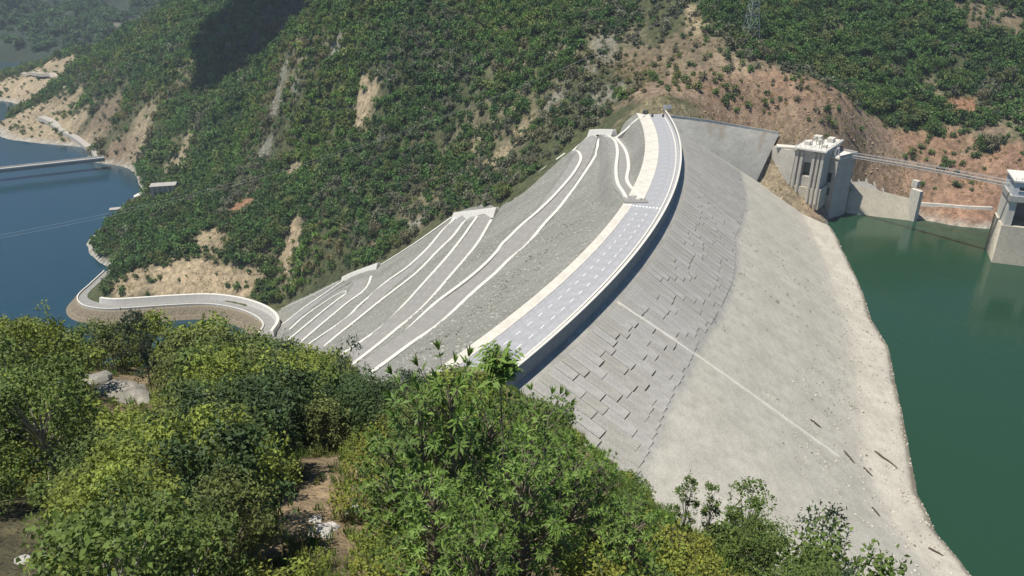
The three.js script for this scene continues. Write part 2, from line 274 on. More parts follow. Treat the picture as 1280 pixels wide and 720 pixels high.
function farColor([x, y, z]) {
  const [b, r, g, l] = bare(x, z), n = fbm(x / 11, z / 11, 4), m = fbm(x / 45 + 9, z / 45 + 2, 3), k = 0.7 + 0.6 * n;
  // litter, grass and soil under the scrub
  let c = [mix(0.085, 0.19, smooth(0.5, 0.7, m)) * k, mix(0.1, 0.175, smooth(0.5, 0.7, m)) * k, mix(0.04, 0.1, smooth(0.5, 0.7, m)) * k];
  c = [mix(c[0], r * k, b), mix(c[1], g * k, b), mix(c[2], l * k, b)];
  const shore = x < 60 ? smooth(2.6, 1.2, y + 1.6 * (n - 0.5)) : smooth(WU + 2.2, WU + 0.8, y + 1.2 * (n - 0.5));   // washed pale stone at the waterline
  return [mix(c[0], 0.5, shore), mix(c[1], 0.47, shore), mix(c[2], 0.4, shore)];
}
const farGeo = (x0, x1, z0, z1, s) => { const ni = Math.round((x1 - x0) / s) + 1, nj = Math.round((z1 - z0) / s) + 1; return grid(ni, nj, (i, j) => { const x = x0 + i * s, z = z0 + j * s; return [x, farY(x, z), z]; }, farColor, null, true); };
const farHill = struct(new THREE.Group()); add(farHill, 'hillside');
mesh('slope', farGeo(-300, 420, -560, -258, 3), M.ground, farHill);
mesh('slope', farGeo(-960, -300, -560, -360, 5), M.ground, farHill);
mesh('slope', farGeo(-960, 420, -1290, -560, 5), M.ground, farHill);
function nearColor([x, y, z]) { const n = fbm(x / 3, z / 3, 4), m = fbm(x / 9 + 4, z / 9, 3), k = 0.65 + 0.7 * n, t = smooth(0.35, 0.6, m); return [mix(0.10, 0.34, t) * k, mix(0.09, 0.25, t) * k, mix(0.045, 0.15, t) * k]; }
struct(mesh('near_hillside', grid(151, 171, (i, j) => { const x = -300 + i * 2.6, z = -290 + j * 2; return [x, nearY(x, z), z]; }, nearColor, null, true), M.ground));

// mountains far down the valley
function mountY(x, z) { const d = -z - 1250, k = clamp(d / 2200); return -20 + 700 * Math.pow(Math.max(0, k + 0.06 * (fbm(x / 500, z / 500, 3) - 0.5)), 1.05) + 260 * (fbm(x / 330 + 2, z / 330, 5) - 0.45) * smooth(0, 0.15, k) + 14 * (fbm(x / 40, z / 40, 3) - 0.5); }
struct(mesh('distant_mountains', grid(141, 151, (i, j) => { const x = -3000 + i * 22, z = -3700 + j * 17; return [x, mountY(x, z), z]; },
  ([x, y, z]) => { const n = fbm(x / 26, z / 26, 4), m = fbm(x / 160, z / 160, 4), b = smooth(0.62, 0.68, 0.45 * m + 0.55 * fbm(x / 50 + 7, z / 25, 3)), k = 0.4 + 1.2 * n; return [mix(0.035 * k, 0.36, b), mix(0.06 * k, 0.33, b), mix(0.035 * k, 0.27, b)]; }, null, true), M.ground));

// ---------------------------------------------------------------- waters
const waterRiver = new THREE.MeshPhysicalMaterial({ color: rgb(0.015, 0.05, 0.072), roughness: 0.12, ior: 1.33, bumpMap: tex(T.ripple, 30), bumpScale: 0.05 });
const waterLake = new THREE.MeshPhysicalMaterial({ color: rgb(0.016, 0.052, 0.028), roughness: 0.1, ior: 1.33, bumpMap: tex(T.ripple, 24), bumpScale: 0.03 });
struct(mesh('river', grid(2, 2, (i, j) => [[-3000, 60][i], 0, [-1800, -120][j]], null, null, true), waterRiver));
struct(mesh('reservoir', grid(60, 12, (i, j) => { const a = mix(-8, 70, i / 59), p = polar(445 + j * j * 4.5, a, WU); return [p.x, WU, p.z]; }, null, null, false), waterLake));

// ---------------------------------------------------------------- the dam
const dam = thing('rockfill_dam', 'curved grey rockfill dam between two hillsides with concrete upstream face', 'dam');
const D0 = -16, D1 = 42;
// upstream facing: old slabs above, a pale film of dried silt below an uneven old waterline
const siltPix = [[912, 196], [923, 300], [922, 352], [904, 394], [879, 433], [838, 520], [803, 606]].map(([u, v]) => onUp(u, v)).map((p) => [degOf(p.x, p.z), rhoOf(p.x, p.z)]).sort((a, b) => a[0] - b[0]);
const siltLine = (deg) => lerpTable(siltPix, deg);
function upColor([x, y, z]) {
  const rho = rhoOf(x, z), deg = degOf(x, z), s = rho - siltLine(deg), n = fbm(x / 13, z / 13, 4), f = fbm(deg * 3.2, rho / 22, 4), st = fbm(deg * 6, rho / 60 + 4, 4);
  const silt = smooth(-0.8, 0.8, s + 1.6 * (n - 0.5)), beach = smooth(84.5, 79.5, y + 5 * (n - 0.5) + 3 * (f - 0.5));
  let c = [0.42, 0.41, 0.37].map((v) => v * (0.86 + 0.28 * f));
  const sc = [0.53, 0.505, 0.435].map((v) => v * (0.88 + 0.14 * st + 0.1 * n)), bc = [0.65, 0.605, 0.505].map((v) => v * (0.86 + 0.26 * n));
  const open = rho - RO > 3 && s < -4.4 && deg > -0.8 && deg < 37.6;   // earth and weeds in the open joints
  if (open) c = [0.17, 0.16, 0.125].map((v) => v * (0.7 + 0.6 * n));
  c = c.map((v, k) => mix(mix(v, sc[k], silt), bc[k], beach * 0.9));
  if (y < WU + 1.2) { const w = smooth(WU + 0.9, WU + 0.2, y + 0.5 * (n - 0.5)); c = c.map((v, k) => mix(v, [0.2, 0.18, 0.13][k], w)); }
  return c;
}
const upBump = (rho, deg, y) => { const b = smooth(88, 78, y); return 0.5 * b * (fbm(deg * 1.6, rho / 5, 4) - 0.5) + 0.12 * (fbm(deg * 4, rho / 2, 3) - 0.5); };
const facing = mesh('upstream_facing', grid(420, 150, (i, j) => { const deg = mix(D0, D1 + 6, i / 419), rho = RO + 0.25 + 112 * Math.pow(j / 149, 1.1), y = upAt(rho, deg) - (rho - RO > 2.9 && rho < siltLine(deg) - 4.2 && deg > -0.8 && deg < 37.6 ? 0.42 : 0.1), p = polar(rho, deg, y); return [p.x, y + upBump(rho, deg, y), p.z]; }, upColor, (i, j) => [i * 0.97, j * 0.85], false), M.facing, dam);
// the slabs one can tell apart: strips down the slope with broken bond
{
  const R = rng(7), one = new THREE.BoxGeometry(1, 1, 1); one.translate(0, 0.5, 0);
  const sl = Math.atan(0.865 / 0.82 * (YU - WU) / 66.5), cand = [];
  for (let deg = -1, k = 0; deg < 38; deg += 0.37, k++) {
    const a = deg * Math.PI / 180; let s = 2.4; const end = (siltLine(deg) - RO) / Math.cos(sl) - 1.6;
    while (s < end - 2) {
      const L = Math.min(4.5 + R() * 5.5, end - s); const m = s + L / 2, rho = RO + m * Math.cos(sl), y = upAt(rho, deg) - 0.5 + (R() - 0.5) * 0.025;
      const w = rho * 0.37 * Math.PI / 180, p = polar(rho, deg, y), q = pix(p);
      cand.push({ a, p, sl: Math.atan((upAt(rho - 1.5, deg) - upAt(rho + 1.5, deg)) / 3), w: w - 0.1 - R() * 0.17, L: L * Math.cos(sl) / Math.cos(Math.atan((upAt(rho - 1.5, deg) - upAt(rho + 1.5, deg)) / 3)) - 0.1 - R() * 0.22, size: 1 / q[2], hid: q[1] > 720 || (q[0] < 690 && q[1] > 470), m: Math.floor(R() * 3), tilt: (R() - 0.5) * 0.006, x: (R() - 0.5) * 0.008 });
      s += L;
    }
  }
  cand.sort((a, b) => (a.hid - b.hid) || (b.size - a.size));
  const rest = [];
  cand.forEach((c, k) => {
    const e = new THREE.Euler(-0, 0, 0), mt = new THREE.Matrix4();
    // local x along the crest, y off the face, z down the slope
    const sl = c.sl, out = V(Math.cos(c.a), 0, Math.sin(c.a)), tan = V(-Math.sin(c.a), 0, Math.cos(c.a)), down = out.clone().multiplyScalar(Math.cos(sl)).add(V(0, -Math.sin(sl), 0)), nor = tan.clone().cross(down);
    mt.makeBasis(tan.clone().negate(), nor, down); const q = new THREE.Quaternion().setFromRotationMatrix(mt).multiply(new THREE.Quaternion().setFromEuler(e.set(c.tilt, 0, c.x)));
    if (k < 300) { const o = mesh('slab', one, M.slab[c.m], facing); o.position.copy(c.p); o.quaternion.copy(q); o.scale.set(c.w, 0.5, c.L); }
    else rest.push(one.clone().applyMatrix4(new THREE.Matrix4().compose(c.p, q, V(c.w, 0.5, c.L))));
  });
  if (rest.length) stuff(mesh('remaining_slabs', mergeGeometries(rest), M.slab[1], facing));
  console.log('slabs', cand.length);
}
// the pale mended joint that runs straight down the face
{
  const a = onUp(772, 378), b = onUp(1050, 572), pts = [];
  for (let k = 0; k <= 60; k++) { const p = a.clone().lerp(b, k / 60); p.y = upY(p.x, p.z) + 0.09; pts.push(p); }
  mesh('mended_joint', sweep(pts, [[-0.6, -0.2], [-0.5, 0.06], [0.5, 0.06], [0.6, -0.2]]), M.beige, dam);
}
// wave wall on the upstream edge of the crest, kerb along it
mesh('wave_wall', arc([[RO - 0.05, YU - 1.2], [RO + 0.25, YU - 1.2], [RO + 0.15, YT - 0.25], [RO + 0.3, YT - 0.2], [RO + 0.3, YT], [RO - 0.2, YT], [RO - 0.2, YR - 1], [RO - 0.05, YR - 1]], 1.2, 37), stone(rgb(0.36, 0.35, 0.33), 'concrete', 6, 0.05), dam);
mesh('wall_coping', arc([[RO + 0.34, YT + 0.004], [RO + 0.34, YT + 0.14], [RO - 0.24, YT + 0.14], [RO - 0.24, YT + 0.004]], 1.2, 37), M.white, dam);

// downstream face with the road cut into it
const px = (list) => list.map(([u, v]) => onDown(u, v));
const SOILTAN = rgb(0.36, 0.3, 0.21);
const roadLines = [
  px([[796, 254], [783, 238], [777, 220], [777, 202], [774, 186], [764, 172], [750, 168], [738, 178], [729, 196]]).map((p) => p),                                  // from the crest to the first bend
  px([[729, 196], [720, 211], [700, 240], [674, 274], [640, 310], [605, 342], [565, 378], [520, 417], [485, 443], [458, 462]]),
  px([[434, 452], [486, 412], [520, 380], [545, 352], [577, 315], [598, 286], [606, 270]]),
  px([[582, 271], [570, 281], [545, 309], [510, 338], [480, 363], [462, 381], [430, 407], [395, 436]]),
  px([[364, 432], [400, 402], [444, 364], [452, 350]]),
  px([[436, 354], [420, 362], [397, 377], [370, 397], [352, 411]]),
];
const roads = roadLines.map((r) => curve(r, 1.6)), HW = [3.3, 3.5, 3.2, 3.0, 3.0, 3.0];
roads.forEach((r, k) => r.forEach((p) => { p.y = downY(p.x, p.z); }));
roads.forEach((r) => { for (let n = 0; n < 12; n++) for (let i = 1; i < r.length - 1; i++) r[i].y = (r[i - 1].y + r[i].y * 2 + r[i + 1].y) / 4; });
roads[0][0].y = YR;
const roadCells = new Map(), cell = (x, z) => Math.floor(x / 8) * 4096 + Math.floor(z / 8);
roads.forEach((r, k) => r.forEach((p, i) => { if (i) { for (let dx = -1; dx <= 1; dx++) for (let dz = -1; dz <= 1; dz++) { const c = cell(p.x + dx * 8, p.z + dz * 8); if (!roadCells.has(c)) roadCells.set(c, []); roadCells.get(c).push([r[i - 1], p, HW[k]]); } } }));
function damDownY(x, z) {
  const base = downY(x, z), segs = roadCells.get(cell(x, z)); if (!segs) return base;
  let best = 1e9, y = base;
  for (const [a, b, hw] of segs) { const dx = b.x - a.x, dz = b.z - a.z, t = clamp(((x - a.x) * dx + (z - a.z) * dz) / (dx * dx + dz * dz)), q = Math.hypot(x - a.x - dx * t, z - a.z - dz * t) - hw - 0.6; if (q < best) { best = q; y = mix(a.y, b.y, t); } }
  const o = Math.max(0, best) * 1.35; return clamp(base, y - o, y + o);
}
const flank = [[790, 138], [740, 166], [722, 180], [680, 212], [625, 258], [567, 268], [520, 302], [470, 333], [420, 351], [352, 384]].map(([u, v]) => onDown(u, v)).map((p) => [rhoOf(p.x, p.z), degOf(p.x, p.z)]).sort((a, b) => a[0] - b[0]);
mesh('crest_fill', arc([[RO - 0.5, YR - 0.06], [RI - 0.4, YR - 0.06]], 0.5, 42, 1.5, true), M.beige, dam);
mesh('downstream_face', grid(250, 340, (i, j) => {
  const rho = RI - 200 * i / 249, deg = mix(lerpTable(flank, rho) - 1.6, D1, j / 339), p = polar(rho, deg, 0); const y = damDownY(p.x, p.z);
  return [p.x, y - 0.05 + 0.28 * (fbm(p.x / 2.2, p.z / 2.2, 3) - 0.5), p.z];
}, ([x, y, z]) => {
  const n = fbm(x / 20, z / 20, 4), deg = degOf(x, z), s = fbm(deg * 1.1 + 3, rhoOf(x, z) / 46, 4), w = smooth(0.6, 0.72, fbm(deg * 2.2, rhoOf(x, z) / 7, 4)) * 0.3, k = 0.8 + 0.3 * n + 0.22 * (s - 0.5);
  return [0.312 * k * (1 - w * 0.5), 0.312 * k * (1 - w * 0.45), 0.278 * k * (1 - w * 0.6)];
}, (i, j) => [i * 0.8, j * 0.9], false), M.rockfill, dam);

// ---------------------------------------------------------------- roads
const off = (line, s, up = 0) => line.map((p, i) => { const a = line[Math.max(0, i - 1)], b = line[Math.min(line.length - 1, i + 1)], l = Math.hypot(b.x - a.x, b.z - a.z) || 1; return V(p.x - (b.z - a.z) / l * s, p.y + up, p.z + (b.x - a.x) / l * s); });
const ribbon = (line, hw, up) => sweep(line, [[-hw, up], [hw, up]], 'open');
const crest = struct(add(new THREE.Group(), 'crest_road'));
mesh('carriageway', arc([[RO - 0.18, YR], [RI + 2.1, YR]], 0.5, 42, 1.5, true), M.asphalt, crest);
mesh('shoulder', arc([[RI + 2.1, YR - 0.4], [RI + 2.1, YR + 0.1], [RI - 0.2, YR + 0.1], [RI - 0.2, YR - 0.4]], 20.2, 42), M.beige, crest);
mesh('shoulder', arc([[RI + 4.3, YR - 0.4], [RI + 4.3, YR + 0.12], [RI + 2.2, YR + 0.12], [RI + 1.8, YR - 0.6]], 0.8, 18.4), M.beige, crest);
mesh('kerb', arc([[RO - 1.25, YR - 0.3], [RO - 1.25, YR + 0.2], [RO - 1.65, YR + 0.2], [RO - 1.65, YR - 0.3]], 1.2, 40), M.white, crest);
for (const rr of [RI + 4.6, RI + 7.3]) for (let d = 19.9; d < 36; d += 0.62) mesh('lane_dash', arc([[rr - 0.08, YR + 0.012], [rr + 0.08, YR + 0.012]], d, d + 0.25, 1, true), M.paint, crest);
for (let k = 0; k < 11; k++) { const d = 19.0, r = RI + 0.6 + k * 0.9; mesh('crossing_bar', arc([[r, YR + 0.014], [r + 0.5, YR + 0.014]], d, d + 0.16, 1, true), M.paint, crest); }
const zig = struct(add(new THREE.Group(), 'switchback_road'));
roads.forEach((r, k) => { mesh('carriageway', ribbon(r, HW[k], 0.16), M.oldroad, zig); });
const wallS = [[-0.55, -1.2], [-0.55, 0.5], [-0.48, 0.57], [0.48, 0.57], [0.55, 0.5], [0.55, -1.2]];
const edge = (pixels, y = 0.05) => { const l = curve(px(pixels), 1.5); l.forEach((p) => { p.y = damDownY(p.x, p.z) + y; }); for (let n = 0; n < 9; n++) for (let i = 1; i < l.length - 1; i++) l[i].y = (l[i - 1].y + l[i].y * 2 + l[i + 1].y) / 4; return mesh('guard_wall', sweep(l, wallS), M.white, zig); };
[[[464, 468], [520, 426], [574, 380], [620, 342], [649, 310], [682, 272], [720, 229], [728, 218], [744, 194], [750, 178], [758, 173.5], [767, 176], [771.5, 191], [769.6, 218], [771.7, 235], [782, 250]],
  [[800, 250], [784, 224], [786, 203], [782, 185], [769, 170]],
  [[453, 456], [520, 409], [557, 380], [620, 324], [630, 310], [666, 277], [703, 235], [720, 212], [726, 199], [716, 193]],
  [[441, 457], [493, 415], [520, 388], [545, 361], [587, 313], [605, 285], [614, 269]],
  [[424, 447], [478, 409], [508, 380], [566, 320], [585, 295], [597, 274], [590, 273], [582, 276], [545, 317], [520, 342], [472, 380], [428, 415], [405, 432]],
  [[385, 432], [432, 399], [453, 380], [520, 328], [570, 272]],
  [[372, 432], [400, 408], [430, 383], [455, 363], [464, 343]],
  [[354, 431], [400, 393], [433, 366], [431, 364], [410, 376], [380, 397], [362, 413]],
  [[345, 412], [370, 394], [400, 372], [430, 351]],
].forEach((e) => edge(e));
// gutter walls where the face meets the hill
[[[806, 145.5], [788, 156], [771, 169]], [[736, 172], [716, 190]], [[706, 193], [680, 212], [650, 238], [622, 258]], [[564, 273], [520, 304], [476, 332]], [[424, 353], [390, 370], [352, 387]]].forEach((e) => edge(e, 0.1));
// the thick pale retaining walls at the bends
const bend = (pixels, h) => { const l = curve(px(pixels), 1), y0 = damDownY(l[0].x, l[0].z), y1 = damDownY(l[l.length - 1].x, l[l.length - 1].z); l.forEach((p, i) => { p.y = mix(y0, y1, i / (l.length - 1)); }); return mesh('retaining_wall', sweep(l, [[-2.4, -2.2], [-0.5, h], [0.5, h], [2.4, -2.2]]), M.white, zig); };
bend([[568, 271], [590, 268], [622, 262]], 2.2);
bend([[428, 351], [445, 342], [462, 336], [474, 333]], 2.2);
bend([[737, 171], [748, 168], [768, 168]], 3.2);
// road at the toe, along the river
const toe = curve([[138, 339], [120, 356], [106, 370], [111, 379], [135, 383.5], [170, 382], [215, 379], [262, 377.5], [300, 383], [328, 394], [338, 406], [330, 420]].map(([u, v]) => atY(u, v, 5.6)), 2);
const toeRoad = struct(add(new THREE.Group(), 'riverside_road'));
mesh('carriageway', sweep(toe, [[-3.2, -3], [-3.2, 0], [3.2, 0], [3.2, -3]]), M.oldroad, toeRoad);
mesh('guard_wall', sweep(off(toe, 3.4), [[-0.3, -1], [-0.3, 0.8], [0.3, 0.8], [0.3, -1]]), M.white, toeRoad);
mesh('embankment', sweep(off(toe, 3.9), [[-3, -7], [-1, -0.4], [1.2, -0.5], [4, -3.5], [9, -8]]), stone(SOILTAN, 'soil', 6, 0.4), toeRoad);
mesh('retaining_wall', sweep(off(toe.slice(26), -4.2), [[-1, -3], [-0.6, 3], [0.9, 3], [2.2, -3]]), M.white, toeRoad);

// ---------------------------------------------------------------- the far abutment: a concrete skin from the rim down to the facing
{
  const rim = curve([atY(837, 146, 119.6), atY(880, 151, 116.2), atY(925, 158.5, 112.2), atY(974, 167, 108.6)], 1.2);
  const toeL = curve([0, 0.33, 0.66, 1].map((t) => { const p = polar(RO + 3 + 37 * t, 3.4 - 1.2 * t, 0); return p.setY(upY(p.x, p.z) - 0.3); }), 0.6), n = rim.length;
  mesh('abutment_facing', grid(n, 26, (i, j) => { const t = i / (n - 1), a = rim[i], b = toeL[Math.round(t * (toeL.length - 1))], s = j / 25, p = a.clone().lerp(b, s); return [p.x, p.y + 0.3 * (fbm(p.x / 2, p.y / 2, 3) - 0.5), p.z]; },
    ([x, y, z], i, j) => { const f = fbm(i / 3.5 + 7, j / 30, 4), k = 0.82 + 0.3 * fbm(x / 6, y / 6, 4), st = smooth(0.62, 0.74, f) * 0.55; return [mix(0.45 * k, 0.33, st), mix(0.44 * k, 0.26, st), mix(0.40 * k, 0.18, st)]; }, (i, j) => [i * 1.2, j * 1.1], true), M.facing, dam);
  mesh('rim_wall', sweep(rim, [[-0.3, -1.5], [-0.25, 0.7], [0.25, 0.7], [0.3, -1.5]]), M.beige, dam);
}
// ---------------------------------------------------------------- intake house on the far bank
const at = (g, x, y, z) => { g.translate(x, y, z); return g; };
function merge(list) { return mergeGeometries(list.map((g) => { const h = g.index ? g.toNonIndexed() : g; for (const k of Object.keys(h.attributes)) if (!['position', 'normal', 'uv'].includes(k)) h.deleteAttribute(k); if (!h.attributes.uv) { const p = h.attributes.position; h.setAttribute('uv', new THREE.Float32BufferAttribute(Array.from({ length: p.count * 2 }, (_, i) => i % 2 ? p.getY(i >> 1) : p.getX(i >> 1) + p.getZ(i >> 1)), 2)); } return h; })); }
function railing(parent, x0, z0, x1, z1, y, h = 1.1) {
  const n = Math.max(1, Math.round(Math.hypot(x1 - x0, z1 - z0) / 2)), g = [];
  for (let k = 0; k <= n; k++) g.push(tube([V(mix(x0, x1, k / n), y, mix(z0, z1, k / n)), V(mix(x0, x1, k / n), y + h, mix(z0, z1, k / n))], 0.06, 4));
  for (const q of [0.55, 1]) g.push(tube([V(x0, y + h * q, z0), V(x1, y + h * q, z1)], 0.05, 4));
  return mesh('railing', merge(g), M.steel, parent);
}
{
  const g = thing('intake_house', 'concrete intake house with white flat roof beside the dark tower', 'building', 124.5, 90, -311.5, Math.atan2(-0.6, 0.8));
  mesh('wall', merge([box(11.6, 15.4, 3, 0, 0, -12), box(11.6, 15.4, 8, 0, 0, -19), box(3.2, 15.4, 10.4, -4.2, 0, -5.3), box(4.6, 15.4, 10.4, 3.5, 0, -5.3), box(3.79, 5.2, 10.38, -0.7, 10.2, -5.3), box(3.79, 4.2, 10.38, -0.7, 0, -5.3)]), M.house, g);
  mesh('gate', box(3.7, 6, 0.3, -0.7, 4.2, -3.4), new THREE.MeshStandardMaterial({ color: rgb(0.12, 0.16, 0.14), roughness: 0.6 }), g);
  for (const [x, w] of [[-5.2, 1.2], [-3.2, 1.1], [1.7, 1.1], [3.6, 0.9], [5.3, 1.1]]) mesh('buttress', sweep([V(x - w / 2, 0, 0), V(x + w / 2, 0, 0)], [[0.1, -7], [1.6, -7], [0.5, 14.8], [0.1, 14.8]]), M.house, g);
  mesh('plinth', box(13.5, 9, 22, 0, -9.2, -10.2), M.pale, g);
  mesh('roof', box(13.4, 0.7, 25.5, 0, 15.41, -11.2), M.white, g);
  mesh('roof_ledge', box(9, 0.6, 4.5, -11, 14.2, -4, 0.35), M.beige, g);
  mesh('battered_wall', sweep([V(-17, 0, -2.6), V(-11.5, 0, -1.2), V(-5.9, 0, 0)], [[-5, -6], [2.6, -6], [0.4, 14.1], [-5, 14.1]]), M.house, g);
  for (const [x, z, w, d, h] of [[-3.4, -6, 2.2, 3, 1.6], [1, -9, 1.6, 1.6, 2.2], [3.8, -5, 2, 2, 1.3], [-2, -15, 3, 3.2, 2.4], [3, -17, 2.6, 4, 1.8]]) mesh('hoist_block', box(w, h, d, x, 16.12, z), M.beige, g);
  for (const [x, z] of [[-0.6, -2.5], [2.4, -2.5]]) mesh('hoist_frame', merge([tube([V(x, 16.1, z), V(x, 19.2, z)], 0.12, 5), tube([V(x, 16.1, z - 6), V(x, 19.2, z - 6)], 0.12, 5), tube([V(x, 19.1, z + 0.4), V(x, 19.1, z - 6.4)], 0.14, 5)]), M.darkSteel, g);
  railing(g, -6.4, 1.2, 6.4, 1.2, 16.12); railing(g, 6.4, 1.2, 6.4, -23, 16.12); railing(g, -6.4, 1.2, -6.4, -23, 16.12);
  const t = thing('intake_tower', 'tall concrete intake tower standing in the green water with shaded face', 'tower', 142.6, 72, -316.6, Math.atan2(0.56, 0.83));
  mesh('shaft', merge([box(11.9, 29, 5.6, 0, 0, -3), box(8, 27, 8, -2, 0, -9.6)]), M.house, t);
  mesh('deck', box(12.6, 0.7, 15, 0, 29.01, -7), M.white, t);
  mesh('parapet', merge([box(12.6, 1, 0.35, 0, 29.72, 0.3), box(0.35, 1, 14.2, 6.1, 29.72, -7)]), M.concrete, t);
  for (const [y, h] of [[18.5, 4], [12.8, 3.2]]) mesh('slot', at(box(0.3, h, 1.9), -6.0, y, -3), M.glass, t);
  mesh('cabin', box(3.6, 3, 3.6, -3.6, 29.72, -5), M.white, t); mesh('cabin_door', box(0.9, 2, 0.12, -3.2, 29.75, -3.15), M.darkSteel, t);
  railing(t, -6.2, 0.3, -6.2, -14, 29.72);
}
{ // walls on the far shore
  const a = atY(1056, 267, WU), b = atY(1138, 277, WU);
  const n = thing('shore_wall', 'cream battered concrete wall rising from the green water', 'wall', 0, 0, 0);
  mesh('face', grid(30, 14, (i, j) => { const t = i / 29, s = j / 13, p = a.clone().lerp(b, t); return [p.x + s * 2.2, mix(71, mix(87, 83, t), s), p.z - s * 4.5 + 0.12 * fbm(i, j, 2)]; }, null, (i, j) => [i, j], false), M.pale, n);
  mesh('end_pillar', box(1.8, 16, 5, b.x + 1.2, 72, b.z - 2.4, 0.35), M.beige, n); mesh('end_pillar', box(1.6, 3, 3, b.x + 3, 87.5, b.z - 8, 0.35), M.beige, n);
  const w = thing('ribbed_wall', 'grey ribbed retaining wall on the slope behind the tower', 'wall', 0, 0, 0);
  const c = onFar(1062, 224), d = onFar(1122, 234); c.z += 2; d.z += 1.5;
  mesh('face', grid(24, 10, (i, j) => { const t = i / 23, s = j / 9, p = c.clone().lerp(d, t); return [p.x, p.y - 4 + s * mix(11.5, 4.5, t), p.z - s * mix(9, 4, t) + 0.5]; }, null, (i, j) => [i, j], false), M.concrete, w);
  for (let k = 0; k < 6; k++) { const t = (k + 0.3) / 6, p = c.clone().lerp(d, t), L = mix(11.5, 4.5, t); mesh('rib', sweep([V(p.x - 0.5, p.y - 3.8, p.z + 0.6), V(p.x - 0.5, p.y - 4 + L, p.z + 0.6 - mix(9, 4, t))].map((q, m) => m ? q : q), [[-0.35, -0.3], [-0.35, 0.5], [0.35, 0.5], [0.35, -0.3]]), M.concrete, w); }
  const led = [[1142, 254.5], [1170, 256], [1205, 259], [1240, 260.5]].map(([u, v]) => { const p = onFar(u, v); p.y += 0.1; return p; });
  tag(mesh('rock_ledge', sweep(curve(led, 2), [[-0.9, -1], [-0.7, 0.5], [0.7, 0.6], [0.9, -1]]), M.beige), 'thin pale concrete ledge along the red earth bank', 'ledge');
}
{ // gate house at the right
  const g = thing('gate_house', 'concrete gate house on a tall cream base in the water', 'building', 181.3, 74, -265.2, Math.atan2(-0.37, 0.93));
  mesh('base', sweep([V(-0.2, 0, 0), V(34, 0, 0)], [[-16, -10], [1.2, -10], [0, 15], [-16, 15]]), M.pale, g);
  mesh('pier', box(2.4, 9.3, 15, 1.6, 15.01, -8), M.beige, g); mesh('pier', box(2.4, 9.3, 15, 13, 15.01, -8), M.beige, g); mesh('pier', box(2.4, 9.3, 15, 26, 15.01, -8), M.beige, g);
  mesh('back_wall', box(33, 9.3, 3, 17, 15.01, -14), M.concrete, g);
  mesh('gallery', box(33.6, 2.2, 16.5, 16.8, 24.32, -8), M.concrete, g);
  mesh('upper_wall', box(32.8, 5, 15.5, 17, 26.53, -8), stone(rgb(0.66, 0.7, 0.74), 'concrete', 6, 0.02), g);
  for (let k = 0; k < 6; k++) { const w = mesh('window', box(2.4, 1.3, 0.12, 3.4 + k * 5, 28.6, -0.22), M.glass, g); mesh('sill', box(2.7, 0.15, 0.35, 3.4 + k * 5, 28.4, -0.1), M.white, w); }
  mesh('roof', box(33.6, 0.6, 16.4, 16.8, 31.54, -8), M.white, g);
  railing(g, 0.3, 0, 30, 0, 32.15);
}
{ // catwalk between them
  const a = V(144.5, 101.6, -318.5), b = V(181.6, 104.2, -268), g = thing('catwalk', 'slender steel catwalk from the tower to the gate house', 'footbridge', 0, 0, 0);
  const pts = []; for (let k = 0; k <= 24; k++) { const p = a.clone().lerp(b, k / 24); p.y += 0.35 * Math.sin(k / 24 * Math.PI); pts.push(p); }
  mesh('deck', sweep(pts, [[-0.6, -0.2], [-0.6, 0], [0.6, 0], [0.6, -0.2]]), M.concrete, g);
  for (const s of [-0.6, 0.6]) { mesh('truss', merge([tube(off(pts, s, 1.15), 0.07, 4), tube(off(pts, s, -0.9), 0.12, 4), ...pts.map((p, i) => { const q = off(pts, s)[i]; return tube([V(q.x, q.y - 0.9, q.z), V(q.x, q.y + 1.15, q.z)], 0.05, 4); }), ...pts.slice(1).map((p, i) => { const q = off(pts, s); return tube([V(q[i].x, q[i].y - 0.9, q[i].z), V(q[i + 1].x, q[i + 1].y + 1.1, q[i + 1].z)], 0.04, 4); })]), M.steel, g); }
}
// ---------------------------------------------------------------- river bridge, shore works, far road
{
  const a = V(-362, 9.4, -662), b = V(-560, 9.4, -556), g = thing('road_bridge', 'long low concrete road bridge crossing the blue river', 'bridge', 0, 0, 0), pts = [];
  for (let k = 0; k <= 20; k++) pts.push(a.clone().lerp(b, k / 20));
  mesh('deck', sweep(pts, [[-4, -0.9], [-4, 0], [4, 0], [4, -0.9]]), M.concrete, g);
  mesh('girder', sweep(pts, [[-3, -2.6], [-3, -0.9], [3, -0.9], [3, -2.6]]), M.concrete, g);
  for (const s of [-3.9, 3.9]) mesh('parapet', sweep(off(pts, s), [[-0.15, 0.003], [-0.15, 1], [0.15, 1], [0.15, 0.003]]), M.white, g);
  for (let k = 3; k < 6; k++) { const p = a.clone().lerp(b, k / 6); mesh('pier', box(5, 22, 2, p.x, -15, p.z, 0.5), M.concrete, g); }
}
